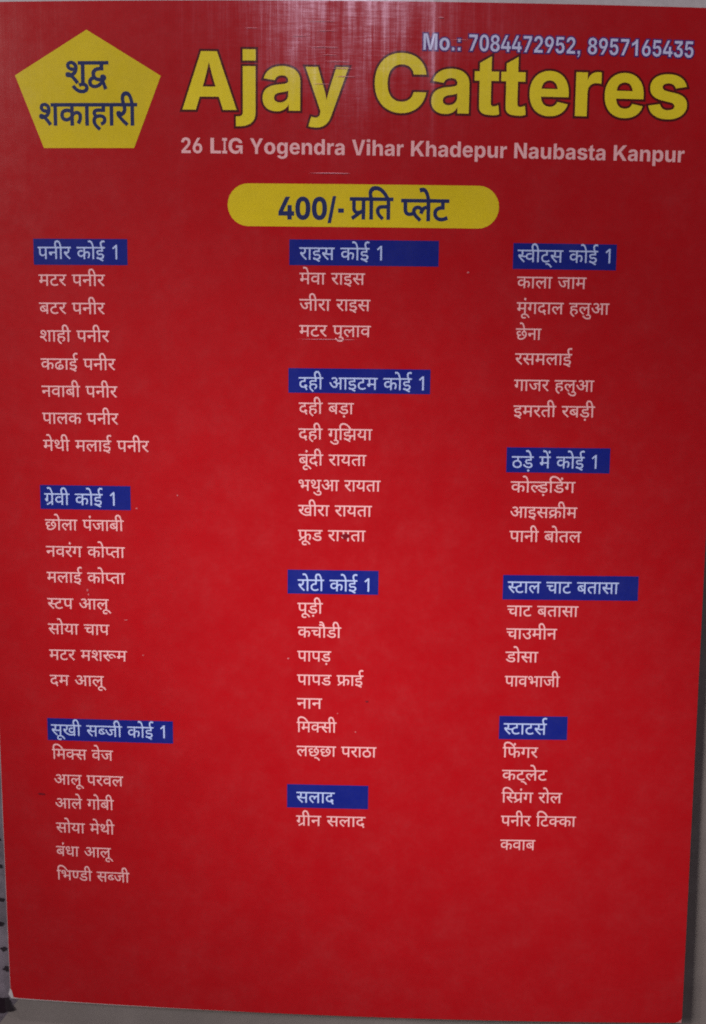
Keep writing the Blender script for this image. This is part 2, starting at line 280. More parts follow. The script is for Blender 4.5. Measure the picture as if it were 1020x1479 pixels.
'bj': '61 537 155 0 0 -563 -2 -39 -9 -34 -14 -28 -19 -24 -25 -18 -29 -14 -33 -10 -38 -6 -41 -2 -32 0 0 117 20 0 23 2 17 5 12 8 12 19 3 26;60 611 0 133 158 0 0 -133',
'bn': '209 310 0 -310 -150 0 0 537 141 0 3 -134 -9 0 17 41 21 34 25 29 32 20 36 13 43 4 36 -3 32 -8 29 -14 25 -18 22 -23 17 -28 13 -33 7 -35 3 -40 0 -342 -150 0 0 315 -2 30 -9 25 -13 21 -19 16 -23 9 -27 3 -28 -3 -24 -10 -20 -16 -16 -21 -9 -27',
'bo': '306 -10 -53 3 -47 12 -43 19 -37 27 -31 32 -24 38 -18 44 -11 49 -4 52 4 54 11 48 18 44 24 39 31 32 37 26 43 20 47 11 53 4 52 -4 48 -11 42 -20 37 -26 31 -32 24 -39 18 -44 11 -48 4 -54 -4 -52 -11 -49 -18 -44 -24 -38 -31 -32 -37 -27 -42 -19 -48 -12;306 107 34 5 28 16 22 24 15 33 10 38 3 44 -3 44 -10 39 -15 32 -22 24 -28 15 -34 6 -35 -6 -28 -15 -22 -24 -15 -32 -10 -39 -3 -44 3 -44 10 -38 15 -33 22 -24 28 -16',
'bp': '59 -201 0 738 145 0 0 -91 7 0 12 23 16 22 21 21 27 17 33 11 41 4 37 -3 36 -11 33 -16 30 -24 26 -31 22 -37 16 -45 10 -51 3 -58 -3 -57 -10 -51 -15 -44 -22 -37 -25 -32 -30 -24 -34 -18 -36 -10 -39 -4 -39 4 -33 11 -27 16 -21 20 -17 22 -12 22 -5 0 0 -287;313 111 33 5 27 15 21 24 16 31 9 39 3 43 -3 44 -9 37 -16 32 -21 23 -27 15 -33 5 -32 -5 -28 -14 -21 -23 -16 -31 -10 -38 -3 -45 4 -44 9 -38 16 -32 22 -23 27 -15',
'br': '58 0 0 537 140 0 0 -95 5 0 12 31 16 26 20 20 23 14 25 9 28 2 23 -1 22 -4 0 -133 -12 3 -16 2 -33 2 -29 -3 -27 -11 -22 -16 -17 -23 -10 -27 -4 -31 0 -302',
'bs': '277 -10 -42 2 -39 6 -36 10 -32 15 -27 18 -24 22 -19 25 -13 29 -9 32 140 23 14 -32 22 -23 20 -10 23 -7 27 -2 35 4 28 11 12 11 8 13 2 14 -4 19 -12 14 -22 12 -30 8 -93 19 -48 13 -39 18 -30 23 -22 28 -13 33 -4 38 3 34 10 29 15 27 22 23 26 19 32 16 36 11 41 7 44 2 41 -2 38 -6 33 -10 43 -21 34 -29 24 -35 15 -42 -134 -23 -12 25 -19 20 -27 12 -34 4 -31 -3 -26 -11 -13 -10 -8 -13 -3 -15 4 -17 11 -15 21 -12 31 -9 99 -20 48 -12 39 -17 30 -22 21 -26 13 -32 4 -36 -3 -34 -11 -31 -17 -28 -24 -25 -28 -20 -34 -17 -39 -13 -42 -7',
'bt': '308 519 0 -110 -94 0 0 -209 0 -37 1 -28 1 -18 7 -11 13 -15 18 0 27 4 30 12 12 -107 -31 -10 -33 -4 -37 2 -38 2 -33 5 -27 9 -21 14 -16 17 -10 21 -2 18 -1 26 -1 33 0 40 0 236 -63 0 0 110 63 0 0 103 141 82 0 -185',
'bu': '243 -7 -35 3 -33 8 -29 14 -25 18 -22 24 -17 28 -13 32 -7 36 -3 39 0 342 149 0 0 -314 3 -31 9 -25 13 -21 19 -15 23 -10 27 -3 28 4 24 9 20 16 16 22 9 27 3 31 0 310 150 0 0 -537 -141 0 -2 135 8 0 -17 -42 -21 -34 -26 -28 -31 -21 -37 -13',
'by': '53 -190 32 113 17 -5 26 -5 23 1 18 6 15 11 10 18 4 22 3 28 -188 538 149 0 81 -274 14 -53 11 -54 10 -54 11 -58 -31 0 24 113 28 106 86 274 147 0 -212 -599 -17 -40 -22 -35 -27 -29 -33 -21 -40 -13 -48 -5 -52 5 -22 4',
'd10': '470 218 -5 -43 -15 -34 -26 -27 -50 -26 -62 -8 -55 7 -51 21 -47 36 -44 52 -44 71 -42 89 71 26 45 -95 48 -73 35 -34 37 -20 40 -7 35 4 27 13 18 23 6 34 -5 35 -16 31 -23 28 -29 26 -58 -6 -5 70 58 7 39 17 21 26 7 33 -6 31 -18 21 -25 12 -29 4 -35 -2 -32 -8 -64 -27 -25 69 29 14 35 12 42 9 46 3 48 -4 40 -13 32 -22 31 -44 10 -54 -7 -48 -23 -40 -37 -32 20 -20 74 -5 57 3 51 10 0 188 -73 0 0 71 517 0 0 -71 -104 0 0 -551 -81 0 0 551 -178 0 0 -551 -81 0 0 290 -47 -8 -49 -3 -43 3 11 -31',
'd11': '271 222 -58 -7 -52 -18 -43 31 -36 35 -24 41 -8 48 2 26 8 22 27 33 25 15 29 10 35 5 45 2 93 0 0 86 -314 0 0 71 505 0 0 -71 -110 0 0 -157 -184 0 -27 -1 -17 -2 -22 -10 -11 -15 -4 -19 4 -22 10 -19 30 -29 48 13 53 4 68 -9 55 -29 27 -28 17 -34 5 -40 -5 -40 -13 -34 -23 -28 -50 -31 -67 -17 61 -23 65 -21 -33 -70 -109 54 -97 57 -53 6 -41 11 -25 19 -9 28 3 20 11 17 16 10 23 4 41 -10 24 -15 28 -21 25 -2 62 5 47 15 28 27 10 38 -6 29 -18 22 -30 14',
'd12': '271 222 -58 -7 -52 -18 -43 31 -36 35 -24 41 -8 48 2 26 8 22 27 33 25 15 29 10 35 5 45 2 93 0 0 86 -314 0 0 71 505 0 0 -71 -110 0 0 -157 -184 0 -27 -1 -17 -2 -22 -10 -11 -15 -4 -19 4 -22 10 -19 30 -29 48 13 53 4 68 -9 55 -29 27 -28 17 -34 5 -40 -5 -40 -13 -34 -23 -28 -50 -31 -67 -17 61 -23 65 -21 -33 -70 -109 54 -97 57 -53 6 -41 11 -25 19 -9 28 3 20 11 17 16 10 23 4 41 -10 24 -15 28 -21 25 -2 62 5 47 15 28 27 10 38 -6 29 -18 22 -30 14;293 615 -35 73 -11 38 -4 36 5 41 15 33 25 26 49 26 61 8 59 -6 47 -18 -22 -66 -36 15 -41 6 -35 -6 -26 -17 -16 -25 -5 -32 3 -33 10 -32 17 -32 22 -35',
'd13': '0 622 563 0 0 -71 -110 0 24 -41 8 -46 -9 -55 -26 -45 -44 -36 34 -35 30 -39 22 -47 7 -55 -6 -46 -17 -38 -26 -30 -35 -21 -41 -13 -46 -4 -56 8 -52 22 -51 41 -49 59 -46 80 -45 103 71 25 29 -73 33 -65 34 -52 38 -40 42 -26 44 -8 37 5 31 13 19 27 7 41 -6 39 -16 37 -27 33 -36 32 -65 -7 -5 70 64 8 45 18 27 30 9 43 -4 28 -11 25 -17 20 -21 15 -351 0',
'd181': '-190 615 -36 73 -10 38 -4 36 5 41 15 33 24 26 50 26 61 8 59 -6 47 -18 -22 -66 -36 15 -41 6 -35 -6 -26 -17 -16 -25 -5 -32 3 -33 11 -32 16 -32 22 -35',
'd183': '618 551 -166 0 0 -217 49 24 30 8 36 2 64 0 0 -71 -51 0 -41 -3 -31 -7 -27 -13 -29 -21 0 -253 -81 0 0 174 -59 -38 -40 -14 -46 -4 -46 5 -42 14 -38 24 -29 33 -19 44 -6 52 6 50 18 42 31 35 40 26 48 16 55 5 52 -4 25 -3 18 -3 -6 -73 -41 7 -43 3 -51 -7 -39 -19 -24 -31 -8 -42 8 -46 23 -32 32 -20 38 -6 42 5 36 16 65 51 0 291 -371 0 0 71 618 0',
'd197': '251 146 -57 7 -45 19 -35 33 -15 26 -11 32 -7 40 -2 49 0 199 -79 0 0 71 481 0 0 -71 -61 0 0 -230 -2 -39 -6 -32 -27 -52 -24 -22 -30 -16 -37 -11;249 217 44 8 28 24 15 39 2 27 1 38 0 198 -179 0 0 -198 1 -35 3 -27 14 -40 28 -25 19 -7',
'd203': '160 551 0 -182 1 -37 2 -28 9 -38 18 -26 30 -17 43 -6 40 5 37 15 60 45 36 -68 -82 -48 -45 -15 -55 -5 -38 3 -34 11 -30 15 -24 19 -22 29 -15 35 -9 43 -3 57 0 193 -79 0 0 71 322 0 0 -71',
'd205': '0 622 416 0 0 -71 -416 0;439 193 -40 -29 -45 -24 -52 -16 -61 -6 -53 5 -48 16 -39 25 -30 34 -19 40 -6 48 7 53 20 44 33 35 45 26 53 15 61 5 34 -2 39 -3 31 -5 -6 -69 -45 7 -50 3 -38 -3 135 -167 19 15 17 16;127 287 8 -45 25 -32 38 -20 44 -6 34 3 32 8 -140 175 -23 -22 -13 -27',
'd215': '369 322 56 2 53 8 8 -72 -51 -7 -55 -2 -88 7 -44 9 -36 10 -45 -24 45 -53 52 -54 116 -104 -54 -54 -106 99 -46 49 -41 45 -34 41 -26 34 -18 28 -9 21 -6 35 4 18 11 18 20 13 29 4 23 -3 21 -8 33 -32 18 22 11 26 7 60 -5 54 -11 39 -201 0 0 71 403 0 0 -71 -122 0 12 -40 5 -53 -2 -39 -8 -34 -11 -29 -15 -23',
'd25': '777 551 -325 0 0 -202 34 28 39 16 44 6 59 -10 47 -31 23 -32 13 -40 5 -47 -4 -47 -11 -51 -20 -51 -30 -51 -72 41 23 34 18 40 12 42 4 41 -5 41 -15 29 -23 17 -31 6 -36 -8 -37 -24 -37 -40 0 -258 -81 0 0 174 -59 -38 -40 -14 -46 -4 -46 5 -42 14 -38 24 -29 33 -19 44 -6 52 6 50 18 42 31 35 40 26 48 16 55 5 52 -4 25 -3 18 -3 -6 -73 -41 7 -43 3 -51 -7 -39 -19 -24 -31 -8 -42 8 -46 23 -32 32 -20 38 -6 42 5 36 16 65 51 0 291 -371 0 0 71 777 0',
'd254': '46 53 128 74 -50 19 -41 34 -28 47 -9 63 6 50 18 42 31 35 40 26 48 16 55 5 52 -4 25 -3 18 -3 -6 -73 -41 7 -43 3 -51 -7 -39 -19 -24 -31 -8 -42 8 -46 23 -32 32 -20 38 -6 42 5 36 16 65 51 0 291 -371 0 0 71 777 0 0 -71 -325 0 0 -201 54 36 30 10 33 3 59 -10 47 -31 23 -32 13 -40 5 -47 -4 -47 -11 -51 -20 -51 -30 -51 -72 41 23 34 18 40 12 42 4 41 -5 41 -15 29 -23 17 -31 6 -27 -5 -27 -13 -28 -23 -28 -31 0 -258 -81 0 0 173 -18 -13 -22 -14 -238 -158',
'd256': '172 -24 -47 67 268 162 0 346 -185 0 0 -317 -3 -23 -9 -18 -16 -11 -20 -4 -26 5 -28 16 -25 23 -21 28 -14 30 -5 28 3 21 10 16 19 11 29 3 25 0 0 192 -127 0 0 71 578 0 0 -71 -104 0 0 -551 -81 0 0 122',
'd26': '729 551 0 -551 -81 0 0 45 -76 -29 -84 -9 -71 6 -69 18 -66 29 -66 44 -66 60 -65 75 -23 32 -13 25 -9 42 4 20 11 18 20 13 29 4 23 -3 21 -8 33 -32 18 22 11 26 7 60 -3 50 -13 43 -201 0 0 71 833 0 0 -71;534 232 34 4 30 10 50 34 0 271 -367 0 13 -42 4 -51 -4 -51 -12 -43 -19 -36 -42 -43 -55 -32 72 -74 76 -55 54 -25 58 -15 64 -5 82 10 38 13 38 20 0 76 -55 -24 -34 -8 -38 -2 -45 5 -40 15 -33 23 -25 31 -17 38 -5 43 5 45 16 38 27 30 35 23 43 13 49 5 44 -3 24 -3 17 -4 -6 -69 -34 7 -36 3 -43 -6 -33 -16 -20 -28 -7 -38 7 -37 20 -27 32 -15',
'd27': '208 551 0 -317 -3 -23 -9 -18 -16 -11 -20 -4 -26 5 -28 16 -25 23 -21 28 -14 30 -5 28 3 21 10 16 19 11 29 3 25 0 0 192 -127 0 0 71 578 0 0 -71 -104 0 0 -551 -81 0 0 551',
'd274': '45 53 169 100 -48 15 -38 26 -22 29 -15 35 -9 43 -3 57 0 193 -79 0 0 71 583 0 0 -71 -104 0 0 -551 -81 0 0 193 -306 -206;398 551 -238 0 0 -182 1 -37 2 -28 9 -38 18 -26 30 -17 42 -6 38 5 37 14 33 20 28 24',
'd275': '44 53 160 101 -44 16 -35 28 -21 30 -14 34 -8 40 -3 52 0 197 -79 0 0 71 786 0 0 -71 -326 0 0 -202 54 37 30 10 34 3 59 -10 47 -31 23 -32 13 -40 5 -47 -4 -47 -11 -51 -20 -51 -30 -51 -72 41 23 34 18 40 12 42 4 41 -5 41 -15 29 -24 17 -31 6 -36 -8 -36 -24 -38 -41 0 -257 -81 0 0 194 -8 -5 -280 -201;160 551 0 -191 2 -47 4 -32 8 -22 14 -19 25 -17 35 -6 39 4 34 13 58 44 0 273',
'd30': '649 551 -104 0 0 -551 -80 0 0 165 -62 -32 -39 -11 -47 -4 -48 5 -42 14 -37 24 -27 32 -17 38 -5 44 3 28 10 27 31 41 -147 -2 0 72 293 0 36 -1 15 0 7 0 -7 -70 -32 0 -52 -6 -42 -18 -26 -31 -9 -41 7 -38 22 -26 31 -17 36 -5 46 5 39 17 63 50 0 291 -465 0 0 71 649 0',
'd31': '296 70 74 8 66 24 57 37 43 48 29 58 9 65 -6 43 -17 35 -27 23 -37 8 -29 -5 -20 -13 -10 -20 -4 -23 7 -30 19 -28 35 -22 50 -17 -33 -63 -70 28 -48 36 -28 45 -9 49 7 44 20 38 34 28 47 15 0 70 -455 0 0 71 715 0 0 -71 -180 0 0 -74 47 -20 38 -35 25 -50 8 -64 -6 -57 -19 -56 -30 -52 -42 -47 -51 -40 -61 -30 -70 -20 -78 -6 -59 5 -49 13 -38 24 -27 30 -17 35 -5 40 7 43 24 41 -37 23 -29 30 -17 35 -6 40 5 37 15 31 25 24 52 24 66 8 43 -3 23 -3 16 -4 -6 -69 -32 8 -38 3 -38 -4 -28 -12 -16 -21 -6 -28 6 -26 16 -19 25 -14 31 -10 64 9 23 -1 19 -2 -6 -70 -14 1 -12 0 -41 -4 -29 -14 -18 -21 -6 -31 8 -35 23 -24 36 -14',
'd32': '653 551 0 -551 -81 0 0 370 -137 0 -35 1 -22 2 32 -33 26 -37 16 -41 6 -44 -5 -42 -15 -35 -24 -27 -30 -19 -36 -11 -38 -4 -52 8 -49 22 -47 41 -45 61 -29 52 -29 63 -28 74 71 25 31 -82 32 -68 33 -54 34 -38 36 -23 38 -8 29 4 23 13 16 23 5 34 -8 43 -23 40 -34 36 -41 31 29 64 270 0 0 110 -572 0 0 71 757 0 0 -71',
'd33': '271 222 -58 -7 -52 -18 -43 31 -36 35 -24 41 -8 48 2 26 8 22 27 33 51 25 35 5 45 2 96 0 0 86 -314 0 0 71 771 0 0 -71 -104 0 0 -551 -81 0 0 209 -49 -9 -53 -3 -46 5 9 -48 -5 -40 -13 -34 -23 -28 -50 -31 -67 -17 61 -23 65 -21 -33 -70 -109 54 -97 57 -53 6 -41 11 -25 19 -9 28 3 20 11 17 16 10 23 4 41 -10 24 -15 28 -21 25 -2 62 5 47 15 28 27 10 38 -6 29 -18 22 -30 14;480 268 54 4 52 11 0 268 -191 0 0 -157 -184 0 -27 -1 -17 -2 -22 -10 -11 -15 -4 -19 4 -22 10 -19 30 -29 48 13 53 4 40 -3 37 -10 58 -9',
'd35': '519 551 -148 0 0 -202 -55 0 -44 -2 -36 -6 -55 -23 -31 -28 -18 -35 -6 -40 6 -44 16 -35 25 -28 33 -19 37 -11 40 -4 50 3 42 9 80 35 27 -74 -94 -33 -50 -11 -52 -3 -65 6 -59 20 -48 32 -37 43 -23 54 -8 65 8 60 26 50 39 39 51 28 57 17 61 6 2 0 0 131 -290 0 0 71 519 0',
'd36': '600 551 -229 0 0 -137 71 -37 53 -49 33 -61 11 -69 -8 -63 -25 -51 -38 -37 -50 -27 -58 -15 -63 -5 -70 6 -61 19 -51 31 -38 43 -23 53 -8 64 8 62 26 50 39 40 51 29 57 17 60 6 3 0 0 131 -290 0 0 71 600 0;293 72 65 8 53 22 26 25 16 32 5 41 -7 46 -22 40 -36 35 -50 28 -35 0 -67 -7 -54 -21 -25 -20 -20 -25 -12 -30 -4 -36 5 -43 16 -34 27 -27 53 -26',
'd37': '358 222 -58 -7 -52 -18 -43 31 -36 35 -24 41 -8 48 3 26 7 22 27 33 25 15 29 10 36 5 44 2 93 0 0 86 -401 0 0 71 592 0 0 -71 -110 0 0 -157 -184 0 -26 -1 -18 -2 -22 -10 -11 -15 -4 -19 3 -22 11 -19 30 -29 48 13 53 4 68 -9 55 -29 27 -28 17 -34 5 -40 -5 -42 -17 -37 -27 -31 -38 -25 -50 -14 -60 -5 -63 5 -59 15 -53 24 -73 50 -64 64 61 49 58 -59 58 -42 64 -24 71 -8 51 5 36 15 22 24 7 34 -6 31 -19 21 -29 14',
'd38': '307 0 -73 7 -64 21 -52 33 -39 45 -25 57 -8 68 9 64 27 53 42 42 53 30 61 19 67 7 0 105 -305 0 0 71 577 0 0 -71 -192 0 0 -176 -39 0 -57 -2 -41 -7 -33 -10 -27 -15 -26 -22 -20 -27 -12 -33 -4 -38 8 -53 24 -42 38 -31 52 -20 -11 41 -4 41 4 33 13 31 20 27 28 22 37 13 45 5 45 -5 35 -13 28 -22 20 -27 11 -31 4 -33 -6 -44 -20 -38 -31 -31 -44 -25 -52 -14;306 140 4 -36 13 -34 50 6 40 18 26 27 9 36 -4 27 -14 20 -20 13 -25 4 -32 -5 -25 -16 -16 -26',
'd40': '481 551 0 -551 -81 0 0 328 -109 0 -53 -2 -38 -4 -28 -9 -22 -14 -18 -25 -6 -37 9 -48 28 -47 45 -48 63 -54 -54 -52 -85 80 -36 41 -28 42 -17 44 -6 47 3 33 10 30 16 25 19 21 32 22 38 15 48 8 61 3 128 0 0 152 -400 0 0 71 584 0 0 -71',
'd41': '553 551 0 -551 -81 0 0 180 -69 -34 -44 -10 -51 -4 -54 5 -48 17 -42 26 -36 38 -27 47 -18 57 57 15 45 19 31 22 29 40 10 49 -6 44 -17 31 -27 20 -34 6 -23 -3 -18 -9 -12 -15 -4 -20 9 -29 27 -20 45 -11 -8 -70 -58 14 -45 25 -28 38 -10 51 9 49 27 36 41 21 49 7 40 -4 38 -14 35 -22 27 -31 18 -41 6 -51 -4 -46 -14 -40 -22 -34 -48 -42 -66 -33 24 -31 28 -23 34 -13 46 -4 48 5 41 15 36 23 33 29 0 276 -82 0 0 71 266 0 0 -71',
'd418': '498 159 -55 10 -45 29 -30 45 -10 57 0 4 -34 14 -40 8 -52 -40 -65 -32 49 -53 56 -55 123 -104 -54 -54 -111 99 -49 49 -43 45 -36 41 -27 34 -18 28 -11 21 -6 35 4 18 11 18 20 13 29 4 23 -3 21 -8 33 -33 34 23 23 27 14 32 4 37 -5 46 -12 37 -239 0 0 71 801 0 0 -71 -481 0 12 -41 4 -52 -3 -36 -8 -32 53 -17 22 25 28 21 37 13 45 5 57 -7 51 -20 43 -33 39 -41 34 -50 30 -54 -63 -34 -45 75 -45 53 -47 32 -52 11 -37 -5 -26 -16 -15 -24 -5 -26 5 -32 16 -20 23 -12 27 -4 30 2 31 10 24 -67 -47 -13',
'd42': '413 -58 -40 69 -31 62 -26 -3 -29 -2 -85 10 -40 14 -38 20 -32 28 -24 36 -17 43 -5 53 4 41 12 35 17 29 23 24 37 25 44 17 51 10 56 3 5 0 0 95 -295 0 0 71 534 0 0 -71 -158 0 0 -166 -49 0 -52 -2 -41 -5 -33 -9 -28 -14 -20 -17 -15 -21 -9 -25 -3 -30 10 -48 30 -40 31 -19 40 -11 50 -4 12 0 13 1 -6 35 5 30 16 20 22 10 24 4 38 -6 27 -18 17 -26 6 -28 -4 -28 -11 -22 -36 -26 28 -50 19 -27 23 -33',
'd43': '630 551 -104 0 0 -551 -81 0 0 150 -67 -34 -42 -10 -53 -3 -48 5 -42 13 -35 23 -26 29 -16 36 -5 42 9 52 28 45 -43 22 -33 32 -23 40 -7 51 10 55 31 44 47 30 57 10 49 -7 40 -21 26 -32 9 -41 -10 -45 -30 -43 -61 39 16 22 4 22 -10 28 -14 11 -22 3 -26 -6 -22 -16 -15 -25 -5 -32 4 -29 12 -22 17 -17 23 -12 51 -12 65 8 24 -1 21 -2 -7 -70 -14 1 -14 0 -45 -5 -33 -16 -22 -24 -7 -34 7 -36 22 -25 32 -15 40 -5 49 5 41 16 34 24 29 27 0 306 -62 0 0 71 247 0',
'd44': '0 622 569 0 0 -71 -103 0 0 -551 -81 0 0 298 -181 0 0 -54 -4 -24 -10 -18 -16 -10 -21 -4 -25 5 -26 16 -25 23 -21 28 -14 30 -5 28 3 21 10 16 19 11 29 3 287 0 0 182 -385 0',
'd449': '-169 615 -21 71 -20 54 -22 38 -24 26 -27 14 -32 5 -39 -5 -31 -9 -24 73 42 10 49 4 50 -6 44 -20 37 -34 33 -52 31 -73 29 -96;-113 821 4 22 13 19 17 13 21 4 21 -4 19 -13 12 -19 4 -22 -4 -22 -12 -19 -19 -13 -21 -4 -21 4 -17 13 -13 19',
'd46': '479 551 0 -551 -81 0 0 191 -63 -32 -37 -10 -44 -3 -38 3 -34 11 -30 15 -24 19 -22 29 -15 35 -9 43 -3 57 0 193 -79 0 0 71 583 0 0 -71;398 551 -238 0 0 -182 1 -37 2 -28 9 -38 18 -26 30 -17 43 -6 39 5 36 14 60 44',
'd47': '460 551 0 -202 54 37 30 10 34 3 59 -10 47 -31 23 -32 13 -40 5 -47 -4 -47 -11 -51 -20 -51 -30 -51 -72 41 23 34 18 40 12 42 4 41 -5 41 -15 29 -24 17 -31 6 -36 -8 -36 -24 -38 -41 0 -257 -81 0 0 193 -56 -33 -35 -10 -40 -4 -38 4 -34 10 -29 17 -22 20 -21 31 -14 34 -8 40 -3 52 0 197 -79 0 0 71 786 0 0 -71;160 551 0 -191 2 -47 4 -32 8 -22 14 -19 25 -17 35 -6 39 4 34 13 58 44 0 273',
'd48': '585 551 -103 0 0 -551 -81 0 0 165 -30 -17 -35 -16 -43 -10 -52 -4 -53 5 -48 16 -39 25 -30 34 -19 40 -6 48 7 53 20 44 33 35 45 26 53 15 61 5 34 -2 39 -3 31 -5 -6 -69 -45 7 -50 3 -38 -3 135 -168 36 32 0 295 -401 0 0 71 585 0;127 287 8 -45 25 -32 38 -20 44 -6 34 3 32 8 -140 175 -23 -22 -13 -27',
'd49': '174 632 35 -3 31 -7 27 -15 24 -21 16 -23 13 -30 9 -41 3 -55 0 -116 201 0 0 230 -131 0 0 71 315 0 0 -71 -103 0 0 -551 -81 0 0 250 -201 0 0 -37 -4 -28 -10 -19 -16 -11 -19 -4 -19 3 -21 10 -39 32 -29 41 -11 41 3 17 11 13 18 10 28 3 29 0 0 105 -1 42 -4 30 -16 40 -26 22 -37 8 -24 -3 -17 -10 -10 -15 -4 -19 6 -25 18 -18 31 -12 49 -6 -8 -71 -67 12 -53 25 -24 24 -15 31 -5 39 4 36 13 28 21 22 42 19',
'd50': '509 551 0 -551 -81 0 0 250 -221 0 0 -37 -4 -28 -11 -19 -15 -11 -18 -4 -19 3 -21 10 -39 32 -30 41 -11 41 3 17 10 13 19 10 29 3 26 0 0 230 -126 0 0 71 612 0 0 -71;428 551 -221 0 0 -230 221 0',
'd51': '595 622 0 -71 -104 0 0 -551 -81 0 0 179 -67 -33 -42 -10 -48 -4 -56 7 -49 20 -40 33 -33 45 -23 54 -14 62 54 16 38 21 22 28 8 39 -3 27 -9 25 -25 42 -123 0 0 71;129 301 23 -43 28 -30 35 -19 44 -6 47 5 40 16 34 23 30 27 0 277 -199 0 22 -53 7 -53 -7 -49 -21 -41 -34 -31',
'd52': '395 42 -54 -54 -111 99 -49 49 -43 45 -36 41 -27 34 -18 28 -11 21 -6 35 4 18 11 18 20 13 29 4 23 -3 21 -8 33 -33 34 23 23 27 14 32 4 37 -5 46 -12 37 -239 0 0 71 424 0 0 -71 -104 0 12 -41 4 -52 -6 -51 -16 -42 -26 -35 -34 -30 -41 -24 -46 -22 49 -53 56 -55',
'd529': '227 -125 -53 5 -45 16 -37 24 -28 32 -18 38 -6 43 8 54 25 45 39 33 51 22 -13 40 -4 45 4 41 12 35 17 29 23 24 37 25 45 17 50 10 56 3 5 0 0 95 -395 0 0 71 634 0 0 -71 -158 0 0 -166 -49 0 -52 -2 -41 -5 -33 -9 -28 -14 -26 -24 -15 -31 -5 -38 10 -48 29 -40 32 -19 41 -11 51 -4 9 0 12 1 -5 35 5 30 16 20 22 10 24 4 38 -6 27 -18 17 -26 6 -28 -4 -29 -13 -21 -19 -17 -24 -12 84 -221 -69 -28 -57 160 -45 -45 -52 -39 -61 -26;119 34 8 -42 25 -28 36 -15 41 -5 42 5 38 14 65 48 54 61 -19 -2 -15 0 -48 3 -50 10 -46 17 -40 27 -36 -13 -29 -20 -19 -27',
'd54': '0 551 0 71 693 0 0 -71 -104 0 0 -551 -81 0 0 355 -14 1 -24 -3 -25 -9 -25 -17 -23 -27 -22 -38 -19 -54 -77 24 14 43 18 38 -48 29 -25 8 -29 3 -35 -6 -26 -17 -17 -26 -5 -33 5 -37 17 -36 26 -35 36 -37 45 -40 54 -46 -54 -52 -106 96 -43 45 -33 47 -21 48 -7 51 6 48 19 39 27 28 34 20 37 12 36 4 42 -4 38 -10 36 -18 34 -24 42 31 48 19 55 6 9 0 0 125',
'd554': '204 426 42 -4 38 -10 36 -18 34 -24 43 31 49 19 56 6 36 -3 11 10 25 15 29 10 35 5 45 2 93 0 0 86 -776 0 0 71 967 0 0 -71 -110 0 0 -157 -184 0 -27 -1 -17 -2 -22 -10 -11 -15 -4 -19 4 -22 10 -19 30 -29 48 13 53 4 68 -9 55 -29 27 -28 17 -34 5 -40 -5 -42 -17 -37 -27 -31 -38 -25 -50 -14 -60 -5 -63 5 -59 15 -54 24 -72 50 -64 64 61 49 58 -59 59 -42 63 -24 71 -8 51 5 36 15 22 24 7 34 -6 31 -18 21 -30 14 -41 4 -58 -7 -52 -18 -43 31 -36 35 -24 41 -8 48 0 3 -16 1 -25 -3 -25 -9 -25 -17 -24 -27 -22 -38 -19 -54 -77 24 14 43 18 38 -47 29 -26 8 -29 3 -35 -6 -26 -17 -17 -26 -5 -33 5 -37 17 -36 26 -35 36 -37 45 -40 54 -46 -54 -52 -106 96 -43 45 -33 47 -21 48 -7 51 6 48 19 39 27 28 33 20 37 12',
'd57': '571 551 -104 0 0 -551 -80 0 0 165 -29 -17 -34 -16 -42 -10 -49 -4 -51 5 -45 16 -38 25 -29 34 -18 40 -6 48 6 53 20 44 32 35 42 26 50 15 59 5 33 -2 38 -3 28 -5 -5 -73 -43 7 -47 3 -55 -7 -42 -20 -26 -33 -9 -44 8 -44 23 -31 35 -18 42 -6 48 6 41 16 35 24 28 26 0 291 -387 0 0 71 571 0',
'd572': '465 53 169 100 -48 15 -38 26 -24 32 -16 40 -58 -12 -70 -3 -88 7 -44 9 -36 10 -45 -24 45 -53 52 -54 116 -104 -54 -54 -106 99 -46 49 -41 45 -34 41 -26 34 -18 28 -9 21 -6 35 4 18 11 18 20 13 29 4 23 -3 21 -8 33 -32 18 22 11 26 7 60 -5 54 -11 39 -201 0 0 71 1003 0 0 -71 -104 0 0 -551 -81 0 0 193 -306 -206;369 322 67 4 63 12 0 20 0 193 -218 0 12 -40 5 -53 -2 -39 -8 -34 -11 -29 -15 -23;818 551 -238 0 0 -182 1 -37 2 -28 9 -38 18 -26 30 -17 42 -6 38 5 37 14 33 20 28 24',
'd58': '122 189 -32 4 -26 13 -18 21 -6 28 4 25 14 19 20 11 26 4 38 -8 22 -11 27 -19 45 23 37 36 24 49 8 59 -7 50 -22 39 -34 26 -43 8 -27 -3 -19 -11 -11 -15 -4 -21 10 -32 14 -17 24 -13 35 -10 49 -4 -17 -70 -57 8 -47 16 -37 24 -25 29 -16 33 -5 37 9 46 27 37 43 24 59 8 46 -5 42 -17 37 -26 29 -38 20 -47 6 -59 -9 -66 -25 -62 -42 -52 -54 -39 87 -87 73 -91 -64 -44 -49 66 -43 53 -41 42 -38 34;591 551 0 -551 -81 0 0 551 -89 0 0 71 274 0 0 -71',
'd6': '-185 772 4 22 13 19 17 13 21 4 21 -4 18 -13 12 -19 4 -22 -4 -22 -12 -19 -18 -13 -21 -4 -21 4 -17 13 -13 19',
'd60': '587 551 0 -551 -81 0 0 266 -58 -12 -68 -3 -88 7 -44 9 -36 10 -45 -24 45 -53 52 -54 116 -104 -54 -54 -106 99 -46 49 -41 45 -34 41 -26 34 -18 28 -9 21 -6 35 4 18 11 18 20 13 29 4 23 -3 21 -8 33 -32 18 22 11 26 7 60 -5 54 -11 39 -201 0 0 71 691 0 0 -71;369 322 71 4 66 13 0 212 -225 0 12 -40 5 -53 -2 -39 -8 -34 -11 -29 -15 -23',
